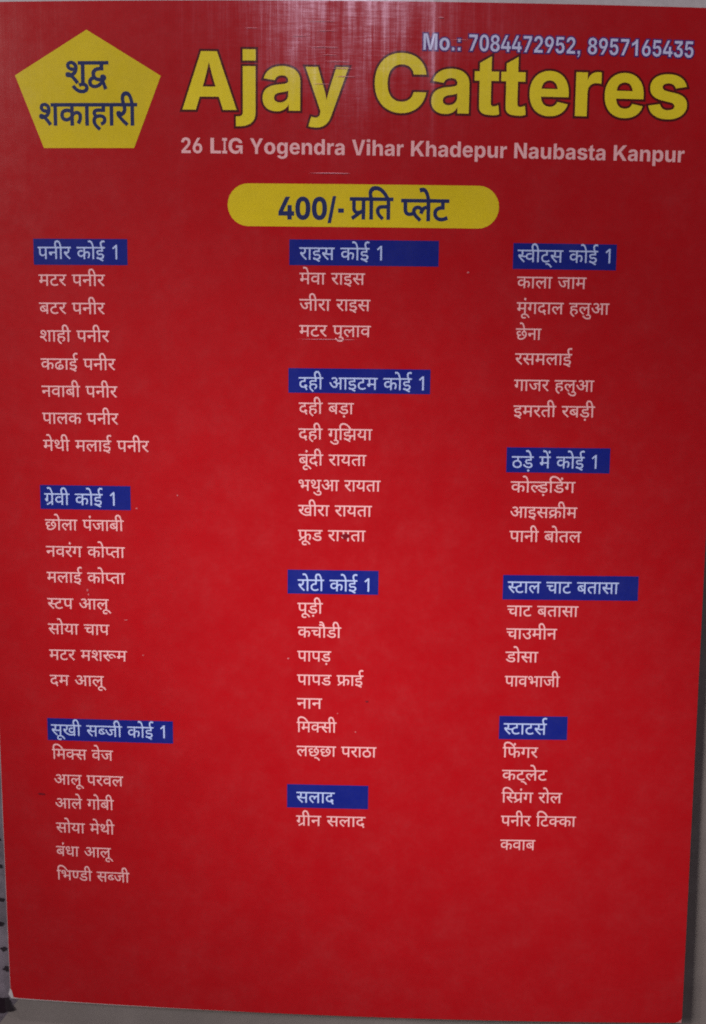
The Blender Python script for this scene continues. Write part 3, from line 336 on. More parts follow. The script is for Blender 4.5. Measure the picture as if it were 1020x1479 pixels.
'd61': '321 69 33 13 26 16 17 22 6 28 -7 34 -22 26 -38 16 -56 5 -61 -7 -45 -22 -27 -33 -9 -43 12 -60 17 -31 29 -33 45 -40 61 -49 -54 -53 -81 69 -59 64 -28 43 -16 46 -6 50 4 36 12 32 18 27 23 23 -33 44 -10 28 -3 32 3 26 7 22 27 33 52 25 33 5 38 2 132 0 0 86 -361 0 0 71 546 0 0 -71 -104 0 0 -157 -212 0 -26 -1 -18 -2 -22 -10 -11 -15 -4 -19 10 -35 24 -28 49 12 52 4 63 -5 49 -16 38 -24 26 -31 16 -34 5 -37 -9 -53 -25 -43 -42 -33 -57 -22',
'd64': '-338 -134 4 22 12 19 18 13 21 4 21 -4 18 -13 12 -19 4 -22 -4 -23 -12 -19 -18 -12 -21 -4 -21 4 -18 12 -12 19',
'd66': '170 551 0 -551 -81 0 0 551 -89 0 0 71 273 0 0 -71',
'd67': '89 551 -89 0 0 71 80 0 -20 47 -7 55 6 49 20 41 32 35 43 26 52 16 60 5 90 -8 84 -26 76 -42 69 -57 63 -68 56 -80 -84 0 -62 75 -65 59 -68 42 -70 25 -72 8 -62 -7 -47 -23 -30 -34 -10 -46 2 -28 8 -24 21 -40 108 0 0 -71 -103 0 0 -551 -81 0',
'd68': '-185 615 -26 67 -9 66 5 41 14 35 23 30 32 24 39 13 46 5 55 -7 45 -21 37 -37 32 -53 28 -69 27 -87 110 0 0 -71 -103 0 0 -551 -81 0 0 551 -89 0 0 71 87 0 -19 63 -19 51 -21 40 -23 27 -28 17 -34 5 -35 -6 -26 -19 -16 -29 -5 -38 10 -61 24 -57',
'd69': '-248 -12 55 17 57 6 46 -4 39 -13 31 -22 24 -28 13 -34 5 -39 -5 -38 -16 -34 -25 -28 -36 -22 -44 -13 -53 -4 -62 5 -56 15 -49 26 -68 54 -63 68 61 43 38 -44 36 -35 36 -27 38 -19 42 -10 47 -4 46 5 33 13 20 24 7 32 -6 29 -19 20 -26 12 -29 4 -49 -5 -42 -17',
'd70': '-63 -245 -53 -17 -57 -6 -46 4 -40 14 -31 22 -24 28 -14 35 -5 39 5 36 15 32 26 29 34 22 42 14 49 4 70 -7 61 -21 53 -32 46 -41 77 -99 -62 -39 -55 73 -55 54 -60 33 -69 11 -45 -5 -32 -14 -19 -23 -7 -29 6 -32 19 -21 26 -11 30 -4 48 6 42 15',
'd75': '-169 615 -21 71 -20 54 -22 38 -24 26 -27 14 -32 5 -39 -5 -31 -9 -24 73 42 10 49 4 50 -6 44 -20 37 -34 33 -52 31 -73 29 -96',
'd79': '170 551 0 -551 -81 0 0 551 -89 0 0 71 273 0 0 -71;90 615 -21 71 -21 54 -21 38 -24 26 -27 14 -32 5 -39 -5 -31 -9 -24 73 42 10 49 4 50 -6 43 -20 38 -34 34 -52 30 -73 29 -96',
'd80': '170 551 0 -551 -81 0 0 551 -89 0 0 71 273 0 0 -71;80 615 -26 35 -24 24 -22 15 -22 9 -47 5 -41 -6 -41 -15 -26 69 48 16 54 6 43 -5 37 -16 32 -26 27 -34 4 2 -20 46 -19 34 -20 25 -21 16 -24 9 -29 3 -40 -4 -30 -10 -23 69 42 10 49 4 50 -6 43 -20 38 -34 34 -52 30 -73 29 -96',
'd804': '261 0 0 446 1 92 2 47 1 37 -27 -28 -32 -27 -72 -59 -47 60 187 146 73 0 0 -714',
'd81': '-179 -44 48 5 64 -6 55 -19 47 -30 43 -39 73 -94 -57 -41 -50 69 -50 49 -55 28 -64 9 -23 -1 -19 -4',
}
# kind, column, left mm, headline mm, width mm, reading, glyph run
LINES = [
('head', 1, -88.87, 82.59, 22.83, 'paneer koi 1', 'd46,0,0 d44,568,0 d68,1123,0 d52,1382,0 d25,2111,0 d79,2873,0 d12,3132,0 d804,3943,0'),
('item', 1, -88.83, 74.9, 19.16, 'matar paneer', 'd50,0,0 d35,598,0 d52,1102,0 d46,1831,0 d44,2399,0 d68,2954,0 d52,3213,0'),
('item', 1, -88.87, 67.03, 19.05, 'butter paneer', 'd48,0,0 d35,571,0 d52,1075,0 d46,1804,0 d44,2372,0 d68,2927,0 d52,3186,0'),
('item', 1, -88.81, 59.23, 20.11, 'shahi paneer', 'd58,0,0 d66,680,0 d61,939,0 d68,1470,0 d46,2049,0 d44,2617,0 d68,3172,0 d52,3431,0'),
('item', 1, -88.85, 51.26, 21.78, 'kadhai paneer', 'd25,0,0 d38,762,0 d66,1325,0 d12,1584,0 d46,2395,0 d44,2963,0 d68,3518,0 d52,3777,0'),
('item', 1, -88.82, 43.47, 22.15, 'nawabi paneer', 'd44,0,0 d57,555,0 d66,1111,0 d48,1370,0 d68,1941,0 d46,2520,0 d44,3088,0 d68,3643,0 d52,3902,0'),
('item', 1, -88.84, 35.69, 22.35, 'palak paneer', 'd46,0,0 d66,568,0 d54,827,0 d25,1505,0 d46,2587,0 d44,3155,0 d68,3710,0 d52,3969,0'),
('item', 1, -88.8, 27.85, 31.13, 'methi malai paneer', 'd50,0,0 d75,598,0 d41,598,0 d68,1240,0 d50,1819,0 d54,2417,0 d66,3095,0 d12,3354,0 d46,4165,0 d44,4733,0 d68,5288,0 d52,5547,0'),
('head', 1, -88.88, 12.25, 20.84, 'gravy koi 1', 'd256,0,0 d75,563,0 d57,563,0 d68,1119,0 d25,1698,0 d79,2460,0 d12,2719,0 d804,3530,0'),
('item', 1, -88.9, 4.55, 23.39, 'chhola punjabi', 'd31,0,0 d79,701,0 d54,960,0 d66,1638,0 d46,2217,0 d6,2785,0 d32,2785,0 d66,3527,0 d48,3786,0 d68,4357,0'),
('item', 1, -88.82, -3.39, 23.54, 'navrang kopta', 'd44,0,0 d57,555,0 d52,1111,0 d6,1520,0 d27,1520,0 d25,2403,0 d79,3165,0 d203,3424,0 d40,3732,0 d66,4302,0'),
('item', 1, -88.84, -11.14, 23.45, 'malai kopta', 'd50,0,0 d54,598,0 d66,1276,0 d12,1535,0 d25,2346,0 d79,3108,0 d203,3367,0 d40,3675,0 d66,4245,0'),
('item', 1, -88.85, -19.07, 19.14, 'stuffed aloo', 'd215,0,0 d35,389,0 d46,893,0 d10,1781,0 d54,2804,0 d70,3482,0'),
('item', 1, -88.85, -26.8, 18.48, 'soya chaap', 'd60,0,0 d79,676,0 d51,935,0 d66,1515,0 d30,2094,0 d66,2728,0 d46,2987,0'),
('item', 1, -88.79, -34.72, 23.59, 'matar mushroom', 'd50,0,0 d35,598,0 d52,1102,0 d50,1831,0 d58,2429,0 d418,3109,0 d50,3896,0'),
('item', 1, -88.81, -42.57, 17.14, 'dum aloo', 'd42,0,0 d50,520,0 d10,1438,0 d54,2461,0 d70,3139,0'),
('head', 1, -88.88, -57.98, 34.78, 'sukhi sabzi koi 1', 'd60,0,0 d70,676,0 d26,676,0 d68,1494,0 d60,2073,0 d205,2749,0 d32,3150,0 d68,3892,0 d25,4471,0 d79,5233,0 d12,5492,0 d804,6303,0'),
('item', 1, -88.81, -65.71, 18.77, 'mix veg', 'd67,0,0 d50,259,0 d183,857,0 d60,1460,0 d57,2456,0 d75,3012,0 d32,3012,0'),
('item', 1, -88.39, -73.77, 21.32, 'aloo parwal', 'd10,0,0 d54,1023,0 d70,1701,0 d46,2021,0 d52,2589,0 d57,2998,0 d54,3554,0'),
('item', 1, -88.29, -81.4, 18.18, 'aale gobi', 'd10,0,0 d54,1023,0 d75,1701,0 d27,2021,0 d79,2584,0 d48,2843,0 d68,3414,0'),
('item', 1, -88.32, -89.25, 18.26, 'soya methi', 'd60,0,0 d79,676,0 d51,935,0 d66,1515,0 d50,2094,0 d75,2692,0 d41,2692,0 d68,3334,0'),
('item', 1, -88.49, -96.87, 17.79, 'bandha aloo', 'd48,0,0 d6,571,0 d43,571,0 d66,1186,0 d10,1765,0 d54,2788,0 d70,3466,0'),
('item', 1, -88.53, -104.69, 22.83, 'bhindi sabzi', 'd67,0,0 d49,259,0 d197,962,0 d37,1429,0 d68,2006,0 d60,2585,0 d205,3261,0 d32,3662,0 d68,4404,0'),
('head', 2, -14.21, 82.9, 23.28, 'rice koi 1', 'd52,0,0 d66,409,0 d11,668,0 d60,1159,0 d25,2155,0 d79,2917,0 d12,3176,0 d804,3987,0'),
('item', 2, -14.15, 75.89, 18.56, 'mewa rice', 'd50,0,0 d75,598,0 d57,598,0 d66,1154,0 d52,1733,0 d66,2142,0 d11,2401,0 d60,2892,0'),
('item', 2, -14.13, 68.6, 20.18, 'jeera rice', 'd32,0,0 d68,742,0 d52,1001,0 d66,1410,0 d52,1989,0 d66,2398,0 d11,2657,0 d60,3148,0'),
('item', 2, -14.16, 61.33, 20.42, 'matar pulao', 'd50,0,0 d35,598,0 d52,1102,0 d46,1831,0 d69,2399,0 d54,2399,0 d66,3077,0 d57,3336,0'),
('head', 2, -14.25, 46.69, 35.89, 'dahi item koi 1', 'd42,0,0 d61,520,0 d68,1051,0 d10,1630,0 d11,2653,0 d35,3144,0 d50,3648,0 d25,4566,0 d79,5328,0 d12,5587,0 d804,6398,0'),
('item', 2, -14.16, 39.46, 15.82, 'dahi bada', 'd42,0,0 d61,520,0 d68,1051,0 d48,1630,0 d37,2201,0 d64,2800,0 d66,2778,0'),
('item', 2, -14.22, 32.05, 21.32, 'dahi gujhiya', 'd42,0,0 d61,520,0 d68,1051,0 d27,1630,0 d69,2193,0 d67,2193,0 d33,2452,0 d51,3208,0 d66,3788,0'),
('item', 2, -14.15, 24.61, 19.63, 'boondi raita', 'd48,0,0 d70,571,0 d6,571,0 d42,571,0 d68,1091,0 d52,1670,0 d66,2079,0 d51,2338,0 d40,2918,0 d66,3488,0'),
('item', 2, -14.07, 17.23, 23.76, 'bathua raita', 'd49,0,0 d41,703,0 d69,1345,0 d10,1345,0 d52,2688,0 d66,3097,0 d51,3356,0 d40,3936,0 d66,4506,0'),
('item', 2, -14.17, 9.87, 21.46, 'kheera raita', 'd26,0,0 d68,818,0 d52,1077,0 d66,1486,0 d52,2065,0 d66,2474,0 d51,2733,0 d40,3313,0 d66,3883,0'),
('item', 2, -14.2, 2.58, 19.75, 'fruit raita', 'd275,0,0 d70,549,0 d37,771,0 d52,1668,0 d66,2077,0 d51,2336,0 d40,2916,0 d66,3486,0'),
('head', 2, -14.19, -12.07, 21.0, 'roti koi 1', 'd52,0,0 d79,409,0 d35,668,0 d68,1172,0 d25,1751,0 d79,2513,0 d12,2772,0 d804,3583,0'),
('item', 2, -14.23, -19.07, 7.45, 'poori', 'd46,0,0 d70,568,0 d37,568,0 d64,1167,0 d68,1145,0'),
('item', 2, -14.14, -26.29, 12.89, 'kachori', 'd25,0,0 d30,762,0 d80,1396,0 d37,1655,0 d68,2232,0'),
('item', 2, -14.2, -33.55, 10.03, 'papad', 'd46,0,0 d66,568,0 d46,827,0 d37,1395,0 d64,1994,0'),
('item', 2, -14.23, -40.74, 19.68, 'papad fry', 'd46,0,0 d66,568,0 d46,827,0 d37,1395,0 d275,2292,0 d66,3063,0 d12,3322,0'),
('item', 2, -14.26, -47.96, 7.54, 'naan', 'd44,0,0 d66,555,0 d44,814,0'),
('item', 2, -14.25, -55.23, 11.89, 'missi', 'd67,0,0 d50,259,0 d183,857,0 d60,1460,0 d68,2136,0'),
('item', 2, -14.28, -62.66, 23.94, 'lachha paratha', 'd54,0,0 d31,678,0 d81,1244,0 d31,1379,0 d66,2080,0 d46,2659,0 d52,3227,0 d66,3636,0 d36,3895,0 d66,4480,0'),
('head', 2, -14.25, -77.02, 11.56, 'salad', 'd60,0,0 d54,676,0 d66,1354,0 d42,1613,0'),
('item', 2, -14.28, -84.46, 20.95, 'green salad', 'd256,0,0 d68,563,0 d44,822,0 d60,1697,0 d54,2373,0 d66,3051,0 d42,3310,0'),
('head', 3, 47.38, 82.95, 26.27, 'sweets koi 1', 'd215,0,0 d57,389,0 d68,945,0 d35,1204,0 d81,1664,0 d60,1708,0 d25,2704,0 d79,3466,0 d12,3725,0 d804,4536,0'),
('item', 3, 47.48, 75.53, 19.67, 'kala jam', 'd25,0,0 d66,762,0 d54,1021,0 d66,1699,0 d32,2278,0 d66,3020,0 d50,3279,0'),
('item', 3, 47.56, 68.42, 26.42, 'moong dal halua', 'd50,0,0 d70,598,0 d6,598,0 d27,598,0 d42,1161,0 d66,1681,0 d54,1940,0 d61,2938,0 d54,3469,0 d69,4147,0 d10,4147,0'),
('item', 3, 47.58, 61.14, 7.25, 'chhena', 'd31,0,0 d75,625,0 d44,701,0 d66,1256,0'),
('item', 3, 47.57, 54.13, 16.29, 'rasmalai', 'd52,0,0 d60,409,0 d50,1085,0 d54,1683,0 d66,2361,0 d12,2620,0'),
('item', 3, 47.54, 46.7, 22.95, 'gajar halua', 'd27,0,0 d66,563,0 d32,822,0 d52,1564,0 d61,2293,0 d54,2824,0 d69,3502,0 d10,3502,0'),
('item', 3, 47.56, 39.35, 23.46, 'imarti rabri', 'd11,0,0 d50,491,0 d52,1089,0 d40,1498,0 d68,2068,0 d52,2647,0 d48,3056,0 d37,3627,0 d64,4226,0 d68,4204,0'),
('head', 3, 47.53, 24.82, 24.53, 'thande mein koi 1', 'd36,0,0 d37,585,0 d64,1184,0 d75,1156,0 d50,1482,0 d449,2080,0 d25,2400,0 d79,3162,0 d12,3421,0 d804,4232,0'),
('item', 3, 47.47, 17.53, 18.72, 'cold drink', 'd25,0,0 d79,762,0 d554,1021,0 d64,1995,0 d67,1973,0 d37,2232,0 d6,2803,0 d27,2809,0'),
('item', 3, 47.56, 10.14, 19.47, 'ice cream', 'd10,0,0 d11,1023,0 d60,1514,0 d254,2190,0 d68,2952,0 d50,3211,0'),
('item', 3, 47.52, 3.08, 20.92, 'pani bottle', 'd46,0,0 d66,568,0 d44,827,0 d68,1382,0 d48,1961,0 d79,2532,0 d40,2791,0 d54,3361,0'),
('head', 3, 47.47, -11.84, 32.59, 'stall chaat batasa', 'd215,0,0 d35,389,0 d66,893,0 d54,1152,0 d30,2150,0 d66,2784,0 d35,3043,0 d48,3867,0 d40,4438,0 d66,5008,0 d60,5267,0 d66,5943,0'),
('item', 3, 47.48, -19.02, 20.96, 'chaat batasa', 'd30,0,0 d66,634,0 d35,893,0 d48,1717,0 d40,2288,0 d66,2858,0 d60,3117,0 d66,3793,0'),
('item', 3, 47.45, -25.84, 14.92, 'chowmein', 'd30,0,0 d66,634,0 d13,893,0 d50,1441,0 d68,2039,0 d44,2298,0'),
('item', 3, 47.41, -32.84, 9.63, 'dosa', 'd37,0,0 d79,577,0 d60,836,0 d66,1512,0'),
('item', 3, 47.42, -40.19, 16.29, 'pav bhaji', 'd46,0,0 d66,568,0 d57,827,0 d49,1383,0 d66,2086,0 d32,2345,0 d68,3087,0'),
('head', 3, 47.48, -54.59, 12.87, 'starters', 'd215,0,0 d35,389,0 d66,893,0 d35,1152,0 d60,1656,0 d181,2332,0'),
('item', 3, 47.44, -61.94, 10.51, 'finger', 'd67,0,0 d47,259,0 d6,808,0 d27,1030,0 d52,1593,0'),
('item', 3, 47.44, -68.98, 13.46, 'cutlet', 'd25,0,0 d35,762,0 d81,1222,0 d54,1266,0 d75,1944,0 d35,1944,0'),
('item', 3, 47.47, -75.93, 18.12, 'spring roll', 'd67,0,0 d572,259,0 d6,1247,0 d27,1247,0 d52,2130,0 d79,2539,0 d54,2798,0'),
('item', 3, 47.5, -83.24, 22.55, 'paneer tikka', 'd46,0,0 d44,568,0 d68,1123,0 d52,1382,0 d67,2111,0 d35,2370,0 d183,2874,0 d25,3477,0 d66,4239,0'),
('item', 3, 47.48, -90.74, 10.55, 'kabab', 'd25,0,0 d57,762,0 d66,1318,0 d48,1577,0'),
]
RUNS = {
'title': 'bA,0,0 bj,722,0 ba,1000,0 by,1556,0 bC,2390,0 ba,3112,0 bt,3668,0 bt,4001,0 be,4334,0 br,4890,0 be,5279,0 bs,5835,0',
'address': 'b2,0,0 b6,556,0 bL,1390,0 bI,2001,0 bG,2279,0 bY,3335,0 bo,4002,0 bg,4613,0 be,5224,0 bn,5780,0 bd,6391,0 br,7002,0 ba,7391,0 bV,8225,0 bi,8892,0 bh,9170,0 ba,9781,0 br,10337,0 bK,11004,0 bh,11726,0 ba,12337,0 bd,12893,0 be,13504,0 bp,14060,0 bu,14671,0 br,15282,0 bN,15949,0 ba,16671,0 bu,17227,0 bb,17838,0 ba,18449,0 bs,19005,0 bt,19561,0 ba,19894,0 bK,20728,0 ba,21450,0 bn,22006,0 bp,22617,0 bu,23228,0 br,23839,0',
'phone': 'bM,0,0 bo,833,0 b.,1444,0 b:,1722,0 b7,2333,0 b0,2889,0 b8,3445,0 b4,4001,0 b4,4557,0 b7,5113,0 b2,5669,0 b9,6225,0 b5,6781,0 b2,7337,0 bcomma,7893,0 b8,8449,0 b9,9005,0 b5,9561,0 b7,10117,0 b1,10673,0 b6,11229,0 b5,11785,0 b4,12341,0 b3,12897,0 b5,13453,0',
'price': 'b4,0,0 b0,556,0 b0,1112,0 b/,1668,0 b-,1946,0',
'prati': 'd274,0,0 d67,568,0 d40,827,0',
'plate': 'd203,0,0 d54,308,0 d75,986,0 d35,986,0',
'shuddh': 'd58,0,0 d69,680,0 d529,680,0',
'shakahari': 'd58,0,0 d25,680,0 d66,1442,0 d61,1701,0 d66,2232,0 d52,2491,0 d68,2900,0',
}

_dec = {}
def glyph(k):
    if k not in _dec:
        res = []
        for c in GLYPHS[k].split(';'):
            if not c: continue
            a = [int(t) for t in c.split()]; x = y = 0; r = []
            for i in range(0, len(a), 2): x += a[i]; y += a[i+1]; r.append((x, y))
            res.append(r)
        _dec[k] = res
    return _dec[k]

def run(spec, left, y, width, em, anchor=622, grow=0.0, slope=0.0, lean=0.0):
    """outlines (mm) of a glyph run: its ink spans `width`, its unit height `anchor` sits at y"""
    cs = []
    for t in spec.split():
        k, gx, gy = t.split(','); gx = int(gx); gy = int(gy)
        for c in glyph(k): cs.append([(px+gx, py+gy) for px, py in c])
    x0 = min(p[0] for c in cs for p in c); x1 = max(p[0] for c in cs for p in c)
    sx = width/(x1-x0); sy = em/1000.0
    out = []
    for c in cs:
        q = [((px-x0)*sx, (py-anchor)*sy*(1.22 if anchor and py > anchor else 1.0)) for px, py in c]
        if grow: q = offset(q, grow)
        out.append([(left+a, y+b+slope*a) for a, b in q])
    return out

def rect(x0, y0, x1, y1): return [[(x0, y0), (x0, y1), (x1, y1), (x1, y0)]]

# ------------------------------------------------------------------ setting
def slab(name, outline, z0, z1, mat, parent=None, label=None):
    n = len(outline)
    v = [(x, y, z1) for x, y in outline] + [(x, y, z0) for x, y in outline]
    f = [tuple(range(n)), tuple(range(2*n-1, n-1, -1))] + [(i, i+n, (i+1) % n + n, (i+1) % n) for i in range(n)]
    return link(name, v, f, mat, parent, label)
t = slab('tabletop', [(-420, -380), (420, -380), (420, 420), (-420, 420)], -20, 0, M['table']); t['kind'] = 'structure'

cloth = bpy.data.objects.new('spotted_cloth', None); COL.objects.link(cloth); cloth.location = (-0.16, -0.08, 0)
cloth['label'] = 'mauve grey cloth with black spots under the left edge of the card'; cloth['category'] = 'cloth'
def local(pts, o): return [(p[0]-o.location[0]/MM, p[1]-o.location[1]/MM, p[2]-o.location[2]/MM) for p in pts]
cv, cf = [], []
nx, ny = 40, 70
for j in range(ny+1):
    for i in range(nx+1):
        yy = -178 + 190*j/ny; xr = -101.5 - max(0.0, -148-yy)*0.75
        xx = -235 + (xr+235)*i/nx
        zz = 0.25 + 0.18*math.sin(xx*0.21+yy*0.07)**2 + 0.15*math.sin(yy*0.17-xx*0.05)**2
        cv.append((xx, yy, zz if i < nx else 0.03))
for j in range(ny):
    for i in range(nx): a = j*(nx+1)+i; cf.append((a, a+1, a+nx+2, a+nx+1))
link('fabric', local(cv, cloth), cf, M['cloth'], cloth, smooth=True)
import random
rnd = random.Random(4)
def blob(x, y, rx, ry, seed, n=14):
    r_ = random.Random(seed); a0 = r_.random()*6.28
    return [(x+rx*math.cos(-2*math.pi*i/n)*(1+0.25*math.sin(a0+2*i)+0.15*math.sin(a0*3+5*i)), y+ry*math.sin(-2*math.pi*i/n)*(1+0.2*math.cos(a0*2+1.7*i))) for i in range(n)]
spots = [(-107.6, -151.8, 2.7, 2.9)]
for k, (sx_, sy_, r_) in enumerate([(-105.9, -139.5, 1.1), (-106.6, -132.9, 1.0), (-107.6, -124.5, 1.0), (-106.8, -116.5, 0.9), (-106.9, -105.4, 0.8), (-107.3, -96.5, 0.9)]):
    spots.append((sx_-0.5, sy_, r_*1.0, r_*0.8))
for i in range(5):
    for j in range(12):
        spots.append((-113.5-i*7.5+rnd.uniform(-1.5, 1.5), -160+j*13+rnd.uniform(-3, 3), rnd.uniform(0.9, 2.4), rnd.uniform(0.8, 2.2)))
for k, (sx_, sy_, rx_, ry_) in enumerate(spots):
    bl = blob(sx_, sy_, rx_, ry_, k)
    v = [(x, y, 0.62) for x, y in bl]
    link('spot', local(v, cloth), [tuple(range(len(v)))[::-1]], M['spot'], cloth)

# ------------------------------------------------------------------ the card
card = bpy.data.objects.new('menu_card', None); COL.objects.link(card)
card['label'] = 'red laminated catering menu card with yellow title and white Hindi menu columns'
card['category'] = 'menu card'
TOP, BOT, LEFT, RIGHT = 148.77, -148.77, -105.0, 105.0
def sheet(name, x0, x1, y0, y1, z0, z1, mat, label=None, corner=0.0, nx=84, ny=118, skew=0.0, droop=0.0):
    """a thin sheet of real thickness that follows the warp of the card; corners rounded by `corner` mm"""
    def pos(i, j):
        x = x0+(x1-x0)*i/nx; y = y0+(y1-y0)*j/ny
        if skew: y -= skew*max(0.0, 1-i/nx*2.1)*(1-j/ny)
        if corner:
            dx = max(0, abs(x-(x0+x1)/2)-((x1-x0)/2-corner)); dy = max(0, abs(y-(y0+y1)/2)-((y1-y0)/2-corner))
            if dx > 0 and dy > 0:
                k = max(dx, dy)/math.hypot(dx, dy)
                cx_ = ((x0+x1)/2) + math.copysign((x1-x0)/2-corner, x-(x0+x1)/2); cy_ = ((y0+y1)/2) + math.copysign((y1-y0)/2-corner, y-(y0+y1)/2)
                x = cx_ + (x-cx_)*k; y = cy_ + (y-cy_)*k
        return x, y
    v = []
    for z in (z1, z0):
        for j in range(ny+1):
            for i in range(nx+1):
                x, y = pos(i, j); v.append((x, y, dome(x, y)+z-droop*max(0.0, y-TOP)))
    m = (nx+1)*(ny+1); f = []
    for j in range(ny):
        for i in range(nx):
            a = j*(nx+1)+i; f.append((a, a+1, a+nx+2, a+nx+1)); f.append((a+m, a+m+nx+1, a+m+nx+2, a+m+1))
    for i in range(nx):
        f.append((i, i+m, i+1+m, i+1)); a = ny*(nx+1)+i; f.append((a, a+1, a+1+m, a+m))
    for j in range(ny):
        a = j*(nx+1); f.append((a, a+nx+1, a+nx+1+m, a+m)); a += nx; f.append((a, a+m, a+nx+1+m, a+nx+1))
    return link(name, v, f, mat, card, label)
sheet('paper_sheet', LEFT-0.1, RIGHT-0.1, BOT+0.05, TOP+3.2, -0.30, -0.02, M['paper'], skew=0.30)
sheet('printed_face', LEFT, RIGHT, BOT, TOP, -0.015, 0.0, M['red'], corner=0.9)
sheet('laminate_film', LEFT-2.0, RIGHT+5.6, BOT-7.5, TOP+4.0, 0.14, 0.22, M['film'], corner=4.0, ny=150, droop=0.055)

# heading boxes: left, right, top, bottom (mm)
BOXES = [('1', -90.1, -63.1, 84.85, 77.6), ('1', -90.1, -63.3, 14.7, 7.6), ('1', -90.05, -51.6, -56.0, -62.95),
         ('2', -17.1, 25.1, 85.1, 78.0), ('2', -17.2, 23.5, 49.25, 42.25), ('2', -17.2, 9.5, -9.2, -16.35), ('2', -17.1, 7.4, -74.65, -82.0),
         ('3', 46.1, 75.4, 84.8, 77.65), ('3', 45.95, 75.95, 27.4, 20.15), ('3', 46.0, 85.8, -9.9, -17.2), ('3', 46.1, 66.45, -52.35, -59.5)]
for kind, col, left, head, width, reading, spec in LINES:
    em = 5.05 if kind == 'item' else 5.4
    if kind == 'head':
        bx = min((b for b in BOXES if b[0] == str(col)), key=lambda b: abs((b[3]+b[4])/2-head+1.8))
        box = on_card('heading_box', rect(bx[1], bx[4], bx[2], bx[3]), 0.03, M['blue'], card, 'blue heading box reading ' + reading, grid=3.0)
        on_card('heading_text', run(spec, left, head, width, em, grow=0.012), 0.06, M['ice'], box)
    else:
        on_card('menu_line', run(spec, left, head, width, em, grow=0.010), 0.04, M['white'], card, 'pale menu line reading ' + reading)

pent = on_card('yellow_pentagon', [[(-73.62, 141.2), (-53.0, 128.95), (-60.75, 109.65), (-86.35, 109.65), (-94.1, 129.2)]], 0.03, M['yellow'], card, 'yellow pentagon badge', grid=3.0)
on_card('badge_text', run(RUNS['shuddh'], -79.65, 132.75, 11.9, 9.3, grow=0.15), 0.06, M['navy'], pent, 'upper word of the badge')
on_card('badge_text', run(RUNS['shakahari'], -87.37, 121.6, 27.5, 9.3, grow=0.15), 0.06, M['navy'], pent, 'lower word of the badge')

def stadium(x0, x1, y0, y1, n=14):
    r = (y1-y0)/2; cy = (y0+y1)/2; c = []
    for i in range(n+1): a = math.pi/2 - math.pi*i/n; c.append((x1-r+r*math.cos(a), cy+r*math.sin(a)))
    for i in range(n+1): a = -math.pi/2 - math.pi*i/n; c.append((x0+r+r*math.cos(a), cy+r*math.sin(a)))
    return [c]
ban = on_card('price_banner', stadium(-34.5, 41.75, 88.6, 100.25), 0.03, M['yellow'], card, 'yellow rounded price banner', grid=3.0)
on_card('price_text', run(RUNS['price'], -20.1, 90.6, 18.2, 8.4, anchor=0, grow=0.09), 0.06, M['navy'], ban, 'price figures')
on_card('price_text', run(RUNS['prati'], 0.0, 96.6, 11.9, 9.2, grow=0.17), 0.06, M['navy'], ban, 'middle word of the price banner')
on_card('price_text', run(RUNS['plate'], 14.4, 96.3, 13.2, 9.2, grow=0.17), 0.06, M['navy'], ban, 'last word of the price banner')

SL = -0.0058
ttl = run(RUNS['title'], -46.95, 120.05, 140.3, 21.5, anchor=0, grow=0.05, slope=SL)
tt = on_card('title_lettering', ttl, 0.06, M['title_yellow'], card, 'large yellow title lettering', grid=4.0)
on_card('title_outline', [offset(c, 0.62) for c in ttl], 0.03, M['maroon'], tt, grid=4.0)
on_card('address_line', run(RUNS['address'], -47.45, 108.35, 140.8, 5.8, anchor=0, slope=SL), 0.04, M['white'], card, 'pale bold address line')
ph = run(RUNS['phone'], 19.6, 136.2, 74.9, 6.05, anchor=0, slope=SL*1.6, grow=-0.035)
pt = on_card('phone_line', ph, 0.09, M['phone'], card, 'pale blue phone number line')
on_card('phone_halo', [offset(c, 0.36) for c in ph], 0.075, M['halo'], pt)

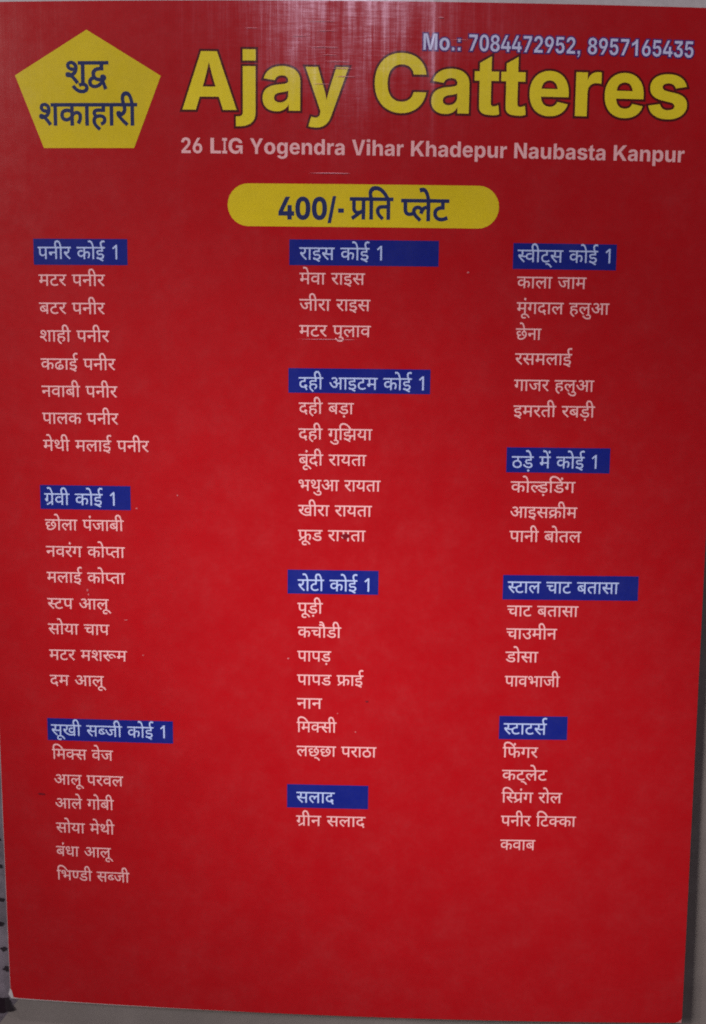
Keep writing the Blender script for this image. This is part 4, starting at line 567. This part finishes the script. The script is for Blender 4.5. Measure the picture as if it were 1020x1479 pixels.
# dirt, lint and scratches sealed in or rubbed on the film
for k, (x, y, rx, ry, m) in enumerate([(-61.6, 8.2, 0.28, 0.2, 'lint'), (-76.7, -16.4, 0.3, 0.3, 'lint'), (-76.4, -17.7, 0.22, 0.3, 'lint'),
        (-16.9, -35.9, 0.3, 0.22, 'lint'), (-0.4, 0.9, 1.25, 0.8, 'dirt'), (6.6, -48.6, 0.45, 0.3, 'dirt'), (-92.5, -80.2, 1.2, 0.35, 'dirt'),
        (-49.5, 12.2, 0.2, 0.2, 'lint'), (3.3, -58.0, 0.25, 0.15, 'lint'), (-2.1, -52.4, 0.2, 0.15, 'lint'), (-65.3, -25.2, 0.5, 0.12, 'lint'), (-60.3, -35.8, 0.25, 0.15, 'lint'), (33.5, 76.5, 0.4, 0.2, 'lint')]):
    on_card('speck', [blob(x, y, rx, ry, 100+k)], 0.10, M[m], card, 'dark fleck under the film' if m == 'dirt' else 'pale fleck under the film', step=9)
for k, (x, y, w, h) in enumerate([(-12.0, 103.1, 12.0, 0.16), (-15.0, 57.4, 17.0, 0.10), (-12.5, 136.6, 9.0, 0.14), (-8.0, 132.9, 7.5, 0.13), (-17.5, 139.5, 5, 0.12), (23.4, 144.6, 1.6, 0.2), (-5, 128.9, 6, 0.12), (-13, 143.4, 8, 0.13), (-10.5, 140.9, 6, 0.11), (-9, 134.6, 5, 0.11), (-6.5, 131.0, 7, 0.12), (-11, 126.9, 5, 0.1), (-30, 141.5, 4, 0.1), (27, 138.9, 5, 0.1)]):
    on_card('scratch', [[(x, y), (x+w*0.4, y+h), (x+w, y+h*0.3), (x+w*0.9, y-h*0.4), (x+w*0.3, y-h*0.2)]], 0.235, M['scratch'], card, step=3)
on_card('worn_corner', [[(-105.1, -145.4), (-104.55, -146.4), (-104.1, -148.55), (-104.9, -148.95), (-105.75, -147.6)]], 0.02, M['paper'], card, 'frayed white lower left corner')
on_card('worn_corner', [[(104.1, -148.1), (104.5, -147.9), (104.95, -148.3), (104.7, -148.75), (103.9, -148.7)]], 0.02, M['lint'], card, 'frayed lower right corner')
